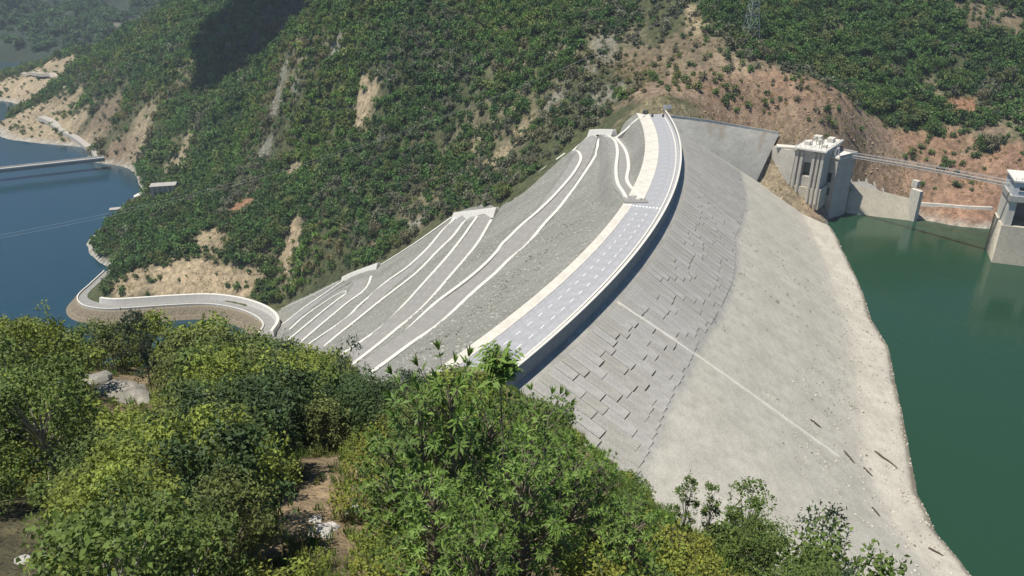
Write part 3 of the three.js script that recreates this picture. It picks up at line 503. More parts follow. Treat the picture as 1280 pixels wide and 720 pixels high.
{
  const g = thing('valve_house', 'grey concrete valve house with vertical ribs on the river bank', 'building', ...onFar(206, 248).toArray(), 0.25);
  mesh('wall', box(17, 11, 9, 0, -2, -4), M.concrete, g); mesh('roof', box(17.8, 0.6, 9.8, 0, 9.01, -4), M.concrete, g);
  for (let k = 0; k < 5; k++) mesh('rib', box(0.6, 10.6, 0.7, -7 + k * 3.5, -1.8, 0.7), M.beige, g);
  for (let k = 0; k < 4; k++) mesh('window', box(1.4, 2, 0.2, -5.2 + k * 3.5, 3, 0.46), M.glass, g);
  const q = atY(190, 254, 2); tag(mesh('quay_wall', sweep([V(q.x - 14, 2, q.z - 5), V(q.x, 2.6, q.z), V(q.x + 14, 5, q.z + 6)], [[-1, -6], [-1, 2], [1, 2], [1, -6]]), M.concrete), 'concrete quay wall below the valve house', 'wall');
  const s = atY(150, 259, 1.6); tag(mesh('concrete_apron', box(15, 2.6, 6, s.x, -1.6, s.z, 0.35), M.concrete), 'pale concrete apron slab at the river edge', 'slab');
  const c = atY(180, 240, 3); tag(mesh('boat_ramp', sweep([V(c.x - 6, 0, c.z + 4), V(c.x, 3, c.z - 2), V(c.x + 5, 6, c.z - 6)], [[-3, -3], [-3, 0.5], [3, 0.5], [3, -3]]), M.white), 'white concrete ramp beside the valve house', 'ramp');
}
const drape = (pixels, up) => { const l = curve(pixels.map(([u, v]) => onFar(u, v)), 4); l.forEach((p) => { p.y = Math.max(farY(p.x, p.z), plateY(p.x, p.z)) + up; }); for (let n = 0; n < 8; n++) for (let i = 1; i < l.length - 1; i++) l[i].y = Math.max(l[i].y, (l[i - 1].y + l[i + 1].y) / 2); return l; };
struct(mesh('valley_road', sweep(drape([[124, 197], [112, 186], [98, 174], [80, 163], [62, 153], [52, 149]], 0.5), [[-4.2, -4], [-3.6, 0], [3.6, 0], [4.2, -4]]), stone(rgb(0.5, 0.47, 0.42), 'asphalt', 6, 0.01)));
struct(mesh('valley_road', sweep(drape([[84, 110], [78, 105], [70, 101], [66, 96], [50, 94], [30, 92]], 0.6), [[-4.4, -4], [-3.8, 0], [3.8, 0], [4.4, -4]]), stone(rgb(0.52, 0.46, 0.38), 'asphalt', 6, 0.01)));
// ---------------------------------------------------------------- cars, posts, signs, pylon
function car(p, turn, label, paint) {
  const g = thing('parked_car', label, 'car', p.x, p.y, p.z, turn), m = new THREE.MeshPhysicalMaterial({ color: paint, roughness: 0.35, clearcoat: 1 });
  const prof = (pts, w, z = 0) => { const s = new THREE.Shape(pts.map(([a, b]) => new THREE.Vector2(a, b))), e = new THREE.ExtrudeGeometry(s, { depth: w - 0.1, bevelEnabled: true, bevelSize: 0.05, bevelThickness: 0.05, bevelSegments: 2 }); e.translate(0, 0, -(w - 0.1) / 2 + z); return e; };
  mesh('body', prof([[-2.1, 0.3], [2.1, 0.3], [2.15, 0.7], [1.9, 0.85], [1.1, 0.95], [-2.0, 0.98], [-2.15, 0.7]], 1.75), m, g);
  mesh('cabin', prof([[-1.75, 0.98], [1.1, 0.96], [0.5, 1.42], [-1.4, 1.45]], 1.5), M.glass, g); mesh('roof', prof([[-1.4, 1.46], [0.5, 1.43], [0.4, 1.5], [-1.3, 1.52]], 1.45), m, g);
  for (const x of [-1.3, 1.35]) for (const z of [-0.8, 0.8]) { const w = new THREE.CylinderGeometry(0.32, 0.32, 0.2, 14); w.rotateX(Math.PI / 2); w.translate(x, 0.32, z); const o = mesh('wheel', w, M.darkSteel, g); const r = new THREE.CylinderGeometry(0.18, 0.18, 0.22, 10); r.rotateX(Math.PI / 2); r.translate(x, 0.32, z); mesh('rim', r, M.steel, o); }
  for (const z of [-0.6, 0.6]) mesh('headlight', box(0.08, 0.16, 0.36, 2.13, 0.6, z), M.paint, g);
  return g;
}
{ const p = onFar(54, 155); p.y = farY(p.x, p.z) + 0.7; car(p, 0.8, 'small dark car on the pale valley road beyond the bridge', rgb(0.02, 0.02, 0.025)); }
{ const p = polar(RI + 3.2, 1.5, YR + 0.05); p.y = 119.1; car(p, 1.2, 'dark car parked at the far end of the crest', rgb(0.02, 0.02, 0.02)); }
for (const r of [5.2, 9.6]) { const p = polar(RI + r, 2.4, YR), g = thing('barrier_drum', 'black barrier drum closing the far end of the crest road', 'barrier', p.x, p.y, p.z, 0, 'barrier drums across the crest road'); mesh('drum', new THREE.LatheGeometry([[0, 0], [0.5, 0], [0.52, 0.1], [0.46, 0.2], [0.5, 0.6], [0.46, 1], [0.48, 1.15], [0.3, 1.25], [0, 1.27]].map(([a, b]) => new THREE.Vector2(a, b)), 16), M.darkSteel, g); mesh('foot', new THREE.CylinderGeometry(0.62, 0.66, 0.12, 16).translate(0, 0.06, 0), M.concrete, g); }
for (const u of [831, 836.5]) { const p = onFar(u, 139.5); const g = thing('notice_board', 'white notice board on posts behind the crest end', 'sign', p.x, p.y, p.z, 0.1, 'white notice boards'); mesh('board', box(1.5, 1.7, 0.1, 0, 1.1, 0), M.paint, g); for (const s of [-0.5, 0.5]) mesh('post', box(0.1, 2.9, 0.1, s, -0.2, -0.12), M.steel, g); }
const pylonAt = onFar(937, 51);
{
  const g = thing('transmission_pylon', 'grey green steel lattice pylon on the brown slope', 'pylon', pylonAt.x, pylonAt.y - 0.4, pylonAt.z, 0.3), H = 40, w = (y) => mix(3.3, 0.7, Math.min(1, y / 30)), lev = [0, 6.5, 12, 16.8, 21, 24.6, 27.6, 30, 33, 36, 40];
  const mt = new THREE.MeshStandardMaterial({ color: rgb(0.25, 0.28, 0.26), roughness: 0.6, metalness: 0.3 });
  for (const [a, b] of [[-1, -1], [1, -1], [1, 1], [-1, 1]]) { mesh('leg', tube(lev.map((y) => V(a * w(y), y, b * w(y))), 0.2, 4), mt, g); mesh('footing', box(1, 1.6, 1, a * 3.3, -1.3, b * 3.3), M.concrete, g); }
  for (let k = 0; k < lev.length - 1; k++) for (let f = 0; f < 4; f++) { const c = [[-1, -1], [1, -1], [1, 1], [-1, 1]], p = c[f], q = c[(f + 1) % 4], y0 = lev[k], y1 = lev[k + 1]; mesh('brace', merge([tube([V(p[0] * w(y0), y0, p[1] * w(y0)), V(q[0] * w(y1), y1, q[1] * w(y1))], 0.1, 4), tube([V(q[0] * w(y0), y0, q[1] * w(y0)), V(p[0] * w(y1), y1, p[1] * w(y1))], 0.1, 4), tube([V(p[0] * w(y1), y1, p[1] * w(y1)), V(q[0] * w(y1), y1, q[1] * w(y1))], 0.09, 4)]), mt, g); }
  for (const y of [30, 34.5, 38.5]) mesh('cross_arm', merge([tube([V(-5.5, y, 0), V(5.5, y, 0)], 0.12, 4), tube([V(-5.5, y, 0), V(0, y + 1.6, 0), V(5.5, y, 0)], 0.1, 4)]), mt, g);
}
// conductors: from the pylon across the valley to a hill out of view on the left
for (const [k, y] of [[-1, 30], [1, 34.5]]) {
  const a = V(pylonAt.x + 5.3 * k, pylonAt.y + y - 0.4, pylonAt.z), b = V(-450, 98 + y * 0.4, -150 + k * 4), pts = [];
  for (let i = 0; i <= 60; i++) { const t = i / 60, p = a.clone().lerp(b, t); p.y -= 4 * 53 * t * (1 - t); pts.push(p); }
  tag(mesh('power_cable', tube(pts, 0.02, 4), M.steel), 'thin power cable sagging across the valley from the pylon', 'cable', 'power cables over the valley');
}
// driftwood on the beach
[[1108, 575, 5.5, 0.6], [1062, 572, 3, 1], [1020, 530, 2.4, 0.3], [1085, 590, 2.2, 0.9], [1170, 690, 3, 0.2], [1095, 640, 2.4, 1.2]].forEach(([u, v, L, a], k) => {
  const p = onUp(u, v), r = rng(k + 50), dx = Math.cos(a), dz = Math.sin(a), pts = [];
  for (let i = 0; i <= 6; i++) { const s = (i / 6 - 0.5) * L, x = p.x + dx * s + (r() - 0.5) * 0.2, z = p.z + dz * s + (r() - 0.5) * 0.2; pts.push(V(x, upY(x, z) + 0.1, z)); }
  tag(mesh('driftwood_log', tube(pts, [0.1, 0.2, 0.22, 0.2, 0.18, 0.13, 0.05], 7), stone(rgb(0.1, 0.08, 0.06), 'soil', 1.5, 0.02)), k ? 'short dark driftwood log lying on the pale beach' : 'long dark driftwood log, largest on the pale beach', 'log', k ? 'driftwood logs' : undefined);
});

// unseen puffy mass added high out of view to shade the side valley
{
  const foot = onFar(335, 22), R = rng(77), parts = [];
  for (let k = 0; k < 26; k++) { const g = new THREE.IcosahedronGeometry(1, 3), p = g.attributes.position, r = 20 + 20 * R(), c = V((R() - 0.5) * 110, (R() - 0.5) * 26, (R() - 0.5) * 110); for (let i = 0; i < p.count; i++) { const q = V(p.getX(i), p.getY(i), p.getZ(i)), f = r * (0.8 + 0.45 * fbm(q.x * 2 + k, q.y * 2 + q.z * 2, 3)); p.setXYZ(i, c.x + q.x * f, c.y + q.y * f * 0.7, c.z + q.z * f); } g.computeVertexNormals(); parts.push(g); }
  const o = struct(mesh('added_cloud', mergeGeometries(parts), new THREE.MeshStandardMaterial({ color: rgb(0.85, 0.85, 0.86), roughness: 1 }))); o.position.copy(foot).addScaledVector(SUN, 800);
}

// ---------------------------------------------------------------- foliage
// leaves: [x, y, z, axis, normal, length, width, shade]
function leafMesh(leaves, folded) {
  const n = leaves.length, pos = new Float32Array(n * 12), nor = new Float32Array(n * 12), col = new Float32Array(n * 12), idx = new Uint32Array(n * 6), s = V(), a = V(), nn = V();
  leaves.forEach(([x, y, z, ax, no, L, W, c], i) => {
    a.copy(ax).normalize(); nn.copy(no).addScaledVector(a, -no.dot(a)).normalize(); s.copy(a).cross(nn);
    const f = folded ? 0.18 * W : 0;
    const q = [[0, 0], [0.45, 0.5], [1, 0], [0.45, -0.5]];
    q.forEach(([u, v], k) => { const o = i * 12 + k * 3, up = Math.abs(v) * 2 * f - (u === 1 ? 0.12 * L : 0); pos[o] = x + a.x * L * u + s.x * W * v + nn.x * up; pos[o + 1] = y + a.y * L * u + s.y * W * v + nn.y * up; pos[o + 2] = z + a.z * L * u + s.z * W * v + nn.z * up; nor[o] = nn.x; nor[o + 1] = nn.y; nor[o + 2] = nn.z; col[o] = c; col[o + 1] = c; col[o + 2] = c; });
    idx.set([i * 4, i * 4 + 1, i * 4 + 3, i * 4 + 1, i * 4 + 2, i * 4 + 3], i * 6);
  });
  const g = new THREE.BufferGeometry();
  g.setAttribute('position', new THREE.BufferAttribute(pos, 3)); g.setAttribute('normal', new THREE.BufferAttribute(nor, 3)); g.setAttribute('color', new THREE.BufferAttribute(col, 3)); g.setIndex(new THREE.BufferAttribute(idx, 1)); return g;
}
const ball = (R) => { let x, y, z, l; do { x = R() * 2 - 1; y = R() * 2 - 1; z = R() * 2 - 1; l = x * x + y * y + z * z; } while (l > 1 || l < 0.01); l = Math.sqrt(l); return V(x / l, y / l, z / l); };
function leafMat(r, g, b, rough = 0.75) { return new THREE.MeshPhysicalMaterial({ color: rgb(r, g, b), roughness: rough, vertexColors: true, side: THREE.DoubleSide, transmission: 0.35, thickness: 0, specularIntensity: 0.4 }); }
const bark = stone(rgb(0.2, 0.17, 0.13), 'soil', 0.6, 0.01), paleBark = stone(rgb(0.36, 0.33, 0.28), 'soil', 0.6, 0.01);
// a crown of leafy clumps round branch ends; returns { crown, wood }
function bushy(seed, { h, r, lobes, leaves, L, W, trunk = 0.09, low = 0.25, flat = 0.8, tips = 0 }) {
  const R = rng(seed), list = [], wood = [], top = V((R() - 0.5) * 0.5, h * 0.55, (R() - 0.5) * 0.5);
  const stem = [V(0, -0.5, 0), V((R() - 0.5) * 0.2, h * 0.2, (R() - 0.5) * 0.2), V(top.x * 0.7, h * 0.4, top.z * 0.7), top];
  wood.push(tube(stem, [trunk * 1.25, trunk, trunk * 0.75, trunk * 0.45], 7));
  for (let k = 0; k < lobes; k++) {
    const q = k / lobes, a = k * 2.4 + R(), y = mix(low, 0.93, Math.pow(R(), 0.85)) * h, rr = r * Math.sqrt(Math.max(0.05, 1 - Math.pow((y / h - 0.42) / 0.66, 2))) * (0.35 + 0.65 * R());
    const c = V(Math.cos(a) * rr, y, Math.sin(a) * rr), lr = r * (0.24 + 0.22 * R()), from = stem[1].clone().lerp(top, clamp(y / h * 0.9 - 0.05));
    wood.push(tube([from, from.clone().lerp(c, 0.55).add(V(0, 0.12, 0)), c], [trunk * 0.45, trunk * 0.28, trunk * 0.1], 4));
    const n = Math.round(leaves / lobes * (0.7 + 0.6 * R())), tone = 0.75 + 0.5 * R();
    for (let i = 0; i < n; i++) {
      const d = ball(R); if (d.y < -0.35 && R() < 0.6) d.y *= -1;
      const rad = lr * Math.pow(R(), 0.45) * (R() < 0.12 ? 1.35 : 1), p = c.clone().add(V(d.x * rad, d.y * rad * flat, d.z * rad));
      const no = d.clone().multiplyScalar(0.5).add(V(0, 0.55, 0)).addScaledVector(ball(R), 0.75), ax = ball(R).addScaledVector(d, 0.5).add(V(0, -0.25, 0)), s = 0.7 + 0.6 * R();
      list.push([p.x, p.y, p.z, ax, no, L * s, W * s, tone * (0.8 + 0.4 * R())]);
    }
  }
  for (let k = 0; k < tips; k++) {   // young shoots standing out of the crown
    const a = R() * 6.28, rr = r * 0.8 * Math.sqrt(R()), y0 = h * mix(0.5, 0.88, R()) * (1 - 0.35 * rr / r), len = h * (0.12 + 0.16 * R()), b = V(Math.cos(a) * rr, y0, Math.sin(a) * rr), e = V(b.x * 1.15 + (R() - 0.5) * 0.3, y0 + len, b.z * 1.15 + (R() - 0.5) * 0.3);
    wood.push(tube([b, e], [trunk * 0.16, trunk * 0.06], 3)); const n = Math.round(leaves / lobes * 0.22), tone = 0.9 + 0.4 * R();
    for (let i = 0; i < n; i++) { const t = Math.pow(R(), 0.8), p = b.clone().lerp(e, t), d = V(R() - 0.5, 0.2, R() - 0.5).normalize(), s = 0.7 + 0.5 * R(); p.addScaledVector(d, 0.35 * L * R()); list.push([p.x, p.y, p.z, d.add(V(0, 0.25 - 0.5 * R(), 0)), V(R() - 0.5, 1, R() - 0.5), L * s, W * s, tone * (0.85 + 0.3 * R())]); }
  }
  return { crown: leafMesh(list, true), wood: mergeGeometries(wood) };
}
// shoots that end in whorls of long leaflets
function whorled(seed, { h, r, shoots, per, L, W, trunk = 0.08, low = 0.3 }) {
  const R = rng(seed), list = [], wood = [], lean = V((R() - 0.5) * 0.6, 0, (R() - 0.5) * 0.6);
  const stem = [V(0, -0.5, 0), V(lean.x * 0.3, h * 0.35, lean.z * 0.3), V(lean.x * 0.7, h * 0.65, lean.z * 0.7), V(lean.x, h * 0.9, lean.z)];
  wood.push(tube(stem, [trunk * 1.2, trunk, trunk * 0.7, trunk * 0.3], 7));
  for (let k = 0; k < shoots; k++) {
    const a = k * 2.4 + R() * 0.8, y = mix(low, 1, Math.pow((k + 0.5) / shoots, 0.8)), rr = r * Math.sqrt(Math.max(0.02, 1 - Math.pow((y - 0.45) / 0.62, 2))) * (0.45 + 0.55 * R());
    const c = V(lean.x * y + Math.cos(a) * rr, y * h + (R() - 0.5) * 0.5, lean.z * y + Math.sin(a) * rr), from = V(lean.x * y, Math.max(0.3, y * h - 0.9 - rr * 0.5), lean.z * y);
    wood.push(tube([from, from.clone().lerp(c, 0.6).add(V(0, -0.1, 0)), c], [trunk * 0.4, trunk * 0.25, trunk * 0.12], 4));
    const out = V(Math.cos(a) * rr, 0.9 + rr * 0.4, Math.sin(a) * rr).normalize(), e1 = V(0.3, 0.1, 1).cross(out).normalize(), e2 = out.clone().cross(e1), tone = 0.75 + 0.5 * R();
    for (let w = 0; w < 3; w++) for (let i = 0; i < per; i++) {
      const q = (i + R() * 0.5) / per * 2 * Math.PI + w, sp = [0.35, 0.95, 1.5][w] + (R() - 0.5) * 0.3;
      const ax = out.clone().multiplyScalar(Math.cos(sp)).addScaledVector(e1, Math.sin(sp) * Math.cos(q)).addScaledVector(e2, Math.sin(sp) * Math.sin(q)); ax.y -= 0.18 * w;
      const no = out.clone().multiplyScalar(1).add(V(0, 0.6, 0)).addScaledVector(ball(R), 0.3), s = 0.75 + 0.5 * R(), b = c.clone().addScaledVector(out, -0.18 * w).addScaledVector(ax, 0.04);
      list.push([b.x, b.y, b.z, ax, no, L * s, W * s, tone * (0.85 + 0.3 * R())]);
    }
  }
  return { crown: leafMesh(list, true), wood: mergeGeometries(wood) };
}
// a bare stem with one tuft of drooping leaves at its end
function poleForm(seed) {
  const R = rng(seed), list = [], top = V(0.25, 7.3, 0), wood = [tube([V(0, -0.5, 0), V(0.1, 3, 0.05), V(0.18, 5.4, 0), top], [0.034, 0.028, 0.022, 0.015], 6)];
  for (let k = 0; k < 36; k++) {
    const a = k * 2.4, el = mix(-0.2, 1.3, R()), len = 0.35 + 0.4 * R(), dir = V(Math.cos(a) * Math.cos(el), Math.sin(el), Math.sin(a) * Math.cos(el)), base = top.clone().add(V(0, -0.5 * R(), 0));
    const e = base.clone().addScaledVector(dir, len); e.y -= 0.1; wood.push(tube([base, e], [0.015, 0.006], 3));
    for (let i = 0; i < 11; i++) { const t = (i + 1) / 11, p = base.clone().lerp(e, t), s = i % 2 ? 1 : -1, side = V(-Math.sin(a), 0, Math.cos(a)).multiplyScalar(s).addScaledVector(dir, 0.5).add(V(0, -0.35, 0)); list.push([p.x, p.y, p.z, side, V(0, 1, 0).addScaledVector(ball(R), 0.3), 0.32, 0.11, 0.8 + 0.4 * R()]); }
  }
  return { crown: leafMesh(list, true), wood: mergeGeometries(wood) };
}
function plant(name, form, mat, woodMat, tops) { return { name, crown: form.crown, wood: form.wood, mat, woodMat, tops }; }
function setPlant(k, p, scale, turn, label, category, group, sy = 1) {
  const g = thing(k.name, label, category, p.x, p.y, p.z, turn, group); g.scale.set(scale, scale * sy, scale);
  mesh('trunk', k.wood, k.woodMat, g); mesh('crown', k.crown, k.mat, g); return g;
}
// ---- scrub over the far hillside
const green = leafMat(0.105, 0.195, 0.042), olive = leafMat(0.165, 0.205, 0.06), dry = leafMat(0.21, 0.2, 0.115), deep = leafMat(0.072, 0.135, 0.04);
const coarse = [0, 1, 2, 3].map((k) => bushy(100 + k, { h: 3.4, r: 2.3, lobes: 9, leaves: 170, L: 0.95, W: 0.6, trunk: 0.1, low: 0.22 }));
const fine = [0, 1, 2].map((k) => bushy(120 + k, { h: 4, r: 2.5, lobes: 14, leaves: 480, L: 0.66, W: 0.4, trunk: 0.12, low: 0.2 }));
const dryZones = [[560, 300, 26], [530, 250, 20], [700, 150, 34], [770, 100, 34], [720, 130, 26], [780, 50, 30], [420, 330, 18], [150, 180, 50], [350, 100, 22], [330, 190, 24], [860, 60, 30], [820, 30, 26], [620, 195, 20], [1020, 100, 26], [380, 20, 30], [300, 240, 18], [120, 160, 40], [800, 120, 22], [130, 100, 0]].map(([u, v, r]) => { const p = onFar(u, v); return [p.x, p.z, r]; });
function dryness(x, z) { let d = 0.55 * smooth(0.53, 0.68, fbm(x / 34 + 60, z / 34, 3)); for (const [a, b, r] of dryZones) d = Math.max(d, smooth(1.2, 0.5, Math.hypot(x - a, z - b) / (r || 1))); return d; }
const scrub = [];
{
  const R = rng(11);
  const put = (x0, x1, z0, z1, step, size, keep) => {
    for (let x = x0; x < x1; x += step) for (let z = z0; z < z1; z += step) {
      const a = x + (R() - 0.5) * step, b = z + (R() - 0.5) * step, y = farY(a, b), q = pix(V(a, y + 2, b)), r1 = R(), r2 = R(), r3 = R();
      if (q[2] < 0 || q[0] < -90 || q[0] > 1370 || q[1] < -90 || q[1] > 640) continue;
      if (y < (a > 60 ? WU + 4 : 2.2)) continue;
      if (a > 60 && y < 82 + 10 * r1) continue;
      if (rhoOf(a, b) < RO + 4 && degOf(a, b) > lerpTable(flank, rhoOf(a, b)) - 0.55) continue;
      if (a > 52 && upY(a, b) > y - 6 && b > -335) continue;
      if (a > 60 && a < 128 && b > -336) continue;
      if (a > 108 && a < 178 && b > -350 && y < 107) continue;
      let near = 1e9; for (const p of toe) near = Math.min(near, (p.x - a) ** 2 + (p.z - b) ** 2); if (near < 64) continue;
      const [br] = bare(a, b), dr = dryness(a, b), thin = smooth(0.3, 0.62, fbm(a / 23 + 7, b / 23 + 3, 3));
      if (br > 0.25 + 0.5 * r1 && r2 > (a > 20 && a < 210 && b < -322 ? 0.36 : 0.17)) continue;
      if (r2 > keep * (1 - 0.4 * dr) * (0.62 + 0.62 * thin)) continue;
      const s = size * (0.45 + 1.0 * Math.pow(R(), 1.3)) * (1 - 0.25 * dr) * (br > 0.3 ? 0.6 : 1);
      scrub.push({ x: a, y, z: b, s, sy: 0.8 + 0.5 * R(), t: R() * 6.28, dr, rank: s / q[2] * (q[0] > 0 && q[0] < 1280 && q[1] > 0 ? 1 : 0), kind: r3 < dr * 0.6 ? 2 : r3 < 0.26 + dr * 0.4 ? 1 : r3 > 0.84 ? 3 : 0, v: R() });
    }
  };
  put(-300, 420, -560, -290, 2.9, 1.16, 1.12); put(-760, 420, -1290, -560, 4.6, 1.6, 1.12);
  scrub.sort((a, b) => b.rank - a.rank);
  const mats = [green, olive, dry, deep], bushes = mats.map((m, k) => fine.map((f) => plant(['green_bush', 'olive_bush', 'dry_bush', 'dark_bush'][k], f, m, bark)));
  const labels = ['mid green leafy bush growing on the far hillside', 'olive green bush growing on the far hillside', 'greyish half dry bush growing on the far hillside', 'dark green bush growing on the far hillside'];
  scrub.slice(0, 300).forEach((b, i) => setPlant(bushes[b.kind][i % 3], V(b.x, b.y - 0.2, b.z), b.s * 0.95, b.t, labels[b.kind], 'bush', ['green bushes', 'olive bushes', 'dry bushes', 'dark bushes'][b.kind] + ' on the far hillside', b.sy));
  const rest = scrub.slice(300), wood = stuff(add(new THREE.Group(), 'hillside_scrub'), 'dense low scrub covering the far hillsides as one mass', 'scrub'), m4 = new THREE.Matrix4(), col = new THREE.Color();
  for (let k = 0; k < 4; k++) for (let f = 0; f < 4; f++) {
    const sel = rest.filter((b) => b.kind === k && Math.floor(b.v * 4) === f); if (!sel.length) continue;
    const im = new THREE.InstancedMesh(coarse[f].crown, mats[k], sel.length);
    sel.forEach((b, i) => { m4.compose(V(b.x, b.y - 0.3, b.z), new THREE.Quaternion().setFromEuler(new THREE.Euler(0, b.t, 0)), V(b.s, b.s * b.sy, b.s)); im.setMatrixAt(i, m4); const c = 0.7 + 0.66 * hash(Math.round(b.x * 10), Math.round(b.z * 10)), w = smooth(0.36, 0.64, fbm(b.x / 60 + 21, b.z / 60 + 8, 3)); im.setColorAt(i, col.setRGB(c * mix(0.85, 1.12, w), c * mix(0.95, 1.1, w), c * mix(1.05, 0.9, w))); });
    add(im, 'scrub', wood); im.userData.kind = 'stuff';
  }
  console.log('scrub', scrub.length);
}
// ---- trees on the near hillside
const lightLeaf = leafMat(0.23, 0.285, 0.05), midLeaf = leafMat(0.12, 0.18, 0.04), yellowLeaf = leafMat(0.24, 0.26, 0.045), darkLeaf = leafMat(0.07, 0.12, 0.038, 0.6), chestnut = leafMat(0.165, 0.265, 0.055, 0.55), chestnutDark = leafMat(0.12, 0.205, 0.045, 0.55), greyLeaf = leafMat(0.06, 0.09, 0.05), oliveLeaf = leafMat(0.165, 0.2, 0.055);
const B = (seed, o) => bushy(seed, o);
const kinds = {
  light: [0, 1, 2].map((k) => plant('hornbeam_tree', B(200 + k, { h: 6, r: 2.3, lobes: 26, leaves: 4200, L: 0.19, W: 0.1, trunk: 0.1, low: 0.15, tips: 16 }), [lightLeaf, lightLeaf, oliveLeaf][k], bark, 6)),
  lightTall: [0, 1].map((k) => plant('hornbeam_tree', B(260 + k, { h: 10, r: 2.5, lobes: 36, leaves: 5000, L: 0.155, W: 0.085, trunk: 0.12, low: 0.3, tips: 18 }), [lightLeaf, oliveLeaf][k], bark, 10)),
  midTall: [0, 1].map((k) => plant('oak_tree', B(265 + k, { h: 10, r: 2.5, lobes: 36, leaves: 5000, L: 0.155, W: 0.085, trunk: 0.12, low: 0.3, tips: 18 }), midLeaf, paleBark, 10)),
  mid: [0, 1, 2].map((k) => plant('oak_tree', B(210 + k, { h: 6, r: 2.4, lobes: 28, leaves: 4200, L: 0.2, W: 0.11, trunk: 0.12, low: 0.14, tips: 12 }), midLeaf, paleBark, 6)),
  dark: [0, 1].map((k) => plant('dark_leaved_tree', B(220 + k, { h: 6, r: 2.3, lobes: 22, leaves: 3600, L: 0.27, W: 0.13, trunk: 0.12, low: 0.15, tips: 10 }), darkLeaf, bark, 6)),
  shrub: [0, 1, 2].map((k) => plant('young_shrub', B(230 + k, { h: 2.4, r: 1.5, lobes: 10, leaves: 850, L: 0.19, W: 0.1, trunk: 0.04, low: 0.1, tips: 8 }), [lightLeaf, yellowLeaf, midLeaf][k], bark, 2.4)),
  chest: [0, 1, 2].map((k) => plant('whorl_leaved_tree', whorled(240 + k, { h: 7, r: 2.0, shoots: 96, per: 8, L: 0.27, W: 0.075, trunk: 0.1, low: 0.12 }), [chestnut, chestnut, chestnutDark][k], bark, 7)),
};
const farForms = [0, 1, 2].map((k) => B(250 + k, { h: 6, r: 2.5, lobes: 22, leaves: 1700, L: 0.32, W: 0.18, trunk: 0.1, low: 0.15, tips: 16 }));
kinds.lightFar = farForms.map((f, k) => plant('hornbeam_tree', f, [lightLeaf, lightLeaf, oliveLeaf][k], bark, 6)); kinds.midFar = farForms.map((f, k) => plant('oak_tree', f, midLeaf, paleBark, 6));
const sil = [[-80, 394], [0, 390], [60, 394], [130, 386], [200, 390], [262, 384], [300, 398], [350, 418], [400, 436], [440, 456], [475, 482], [505, 478], [530, 462], [600, 462], [640, 500], [690, 506], [715, 540], [760, 575], [800, 606], [830, 634], [860, 662], [900, 668], [930, 652], [960, 650], [990, 680], [1010, 692], [1030, 684], [1060, 676], [1085, 694], [1115, 706], [1150, 735], [1400, 900]];
const clearings = [[385, 640, 46, 44, 33], [15, 706, 46, 30, 26], [150, 488, 46, 22, 84], [395, 585, 30, 16, 42]];   // pixel, half sizes, forward metres
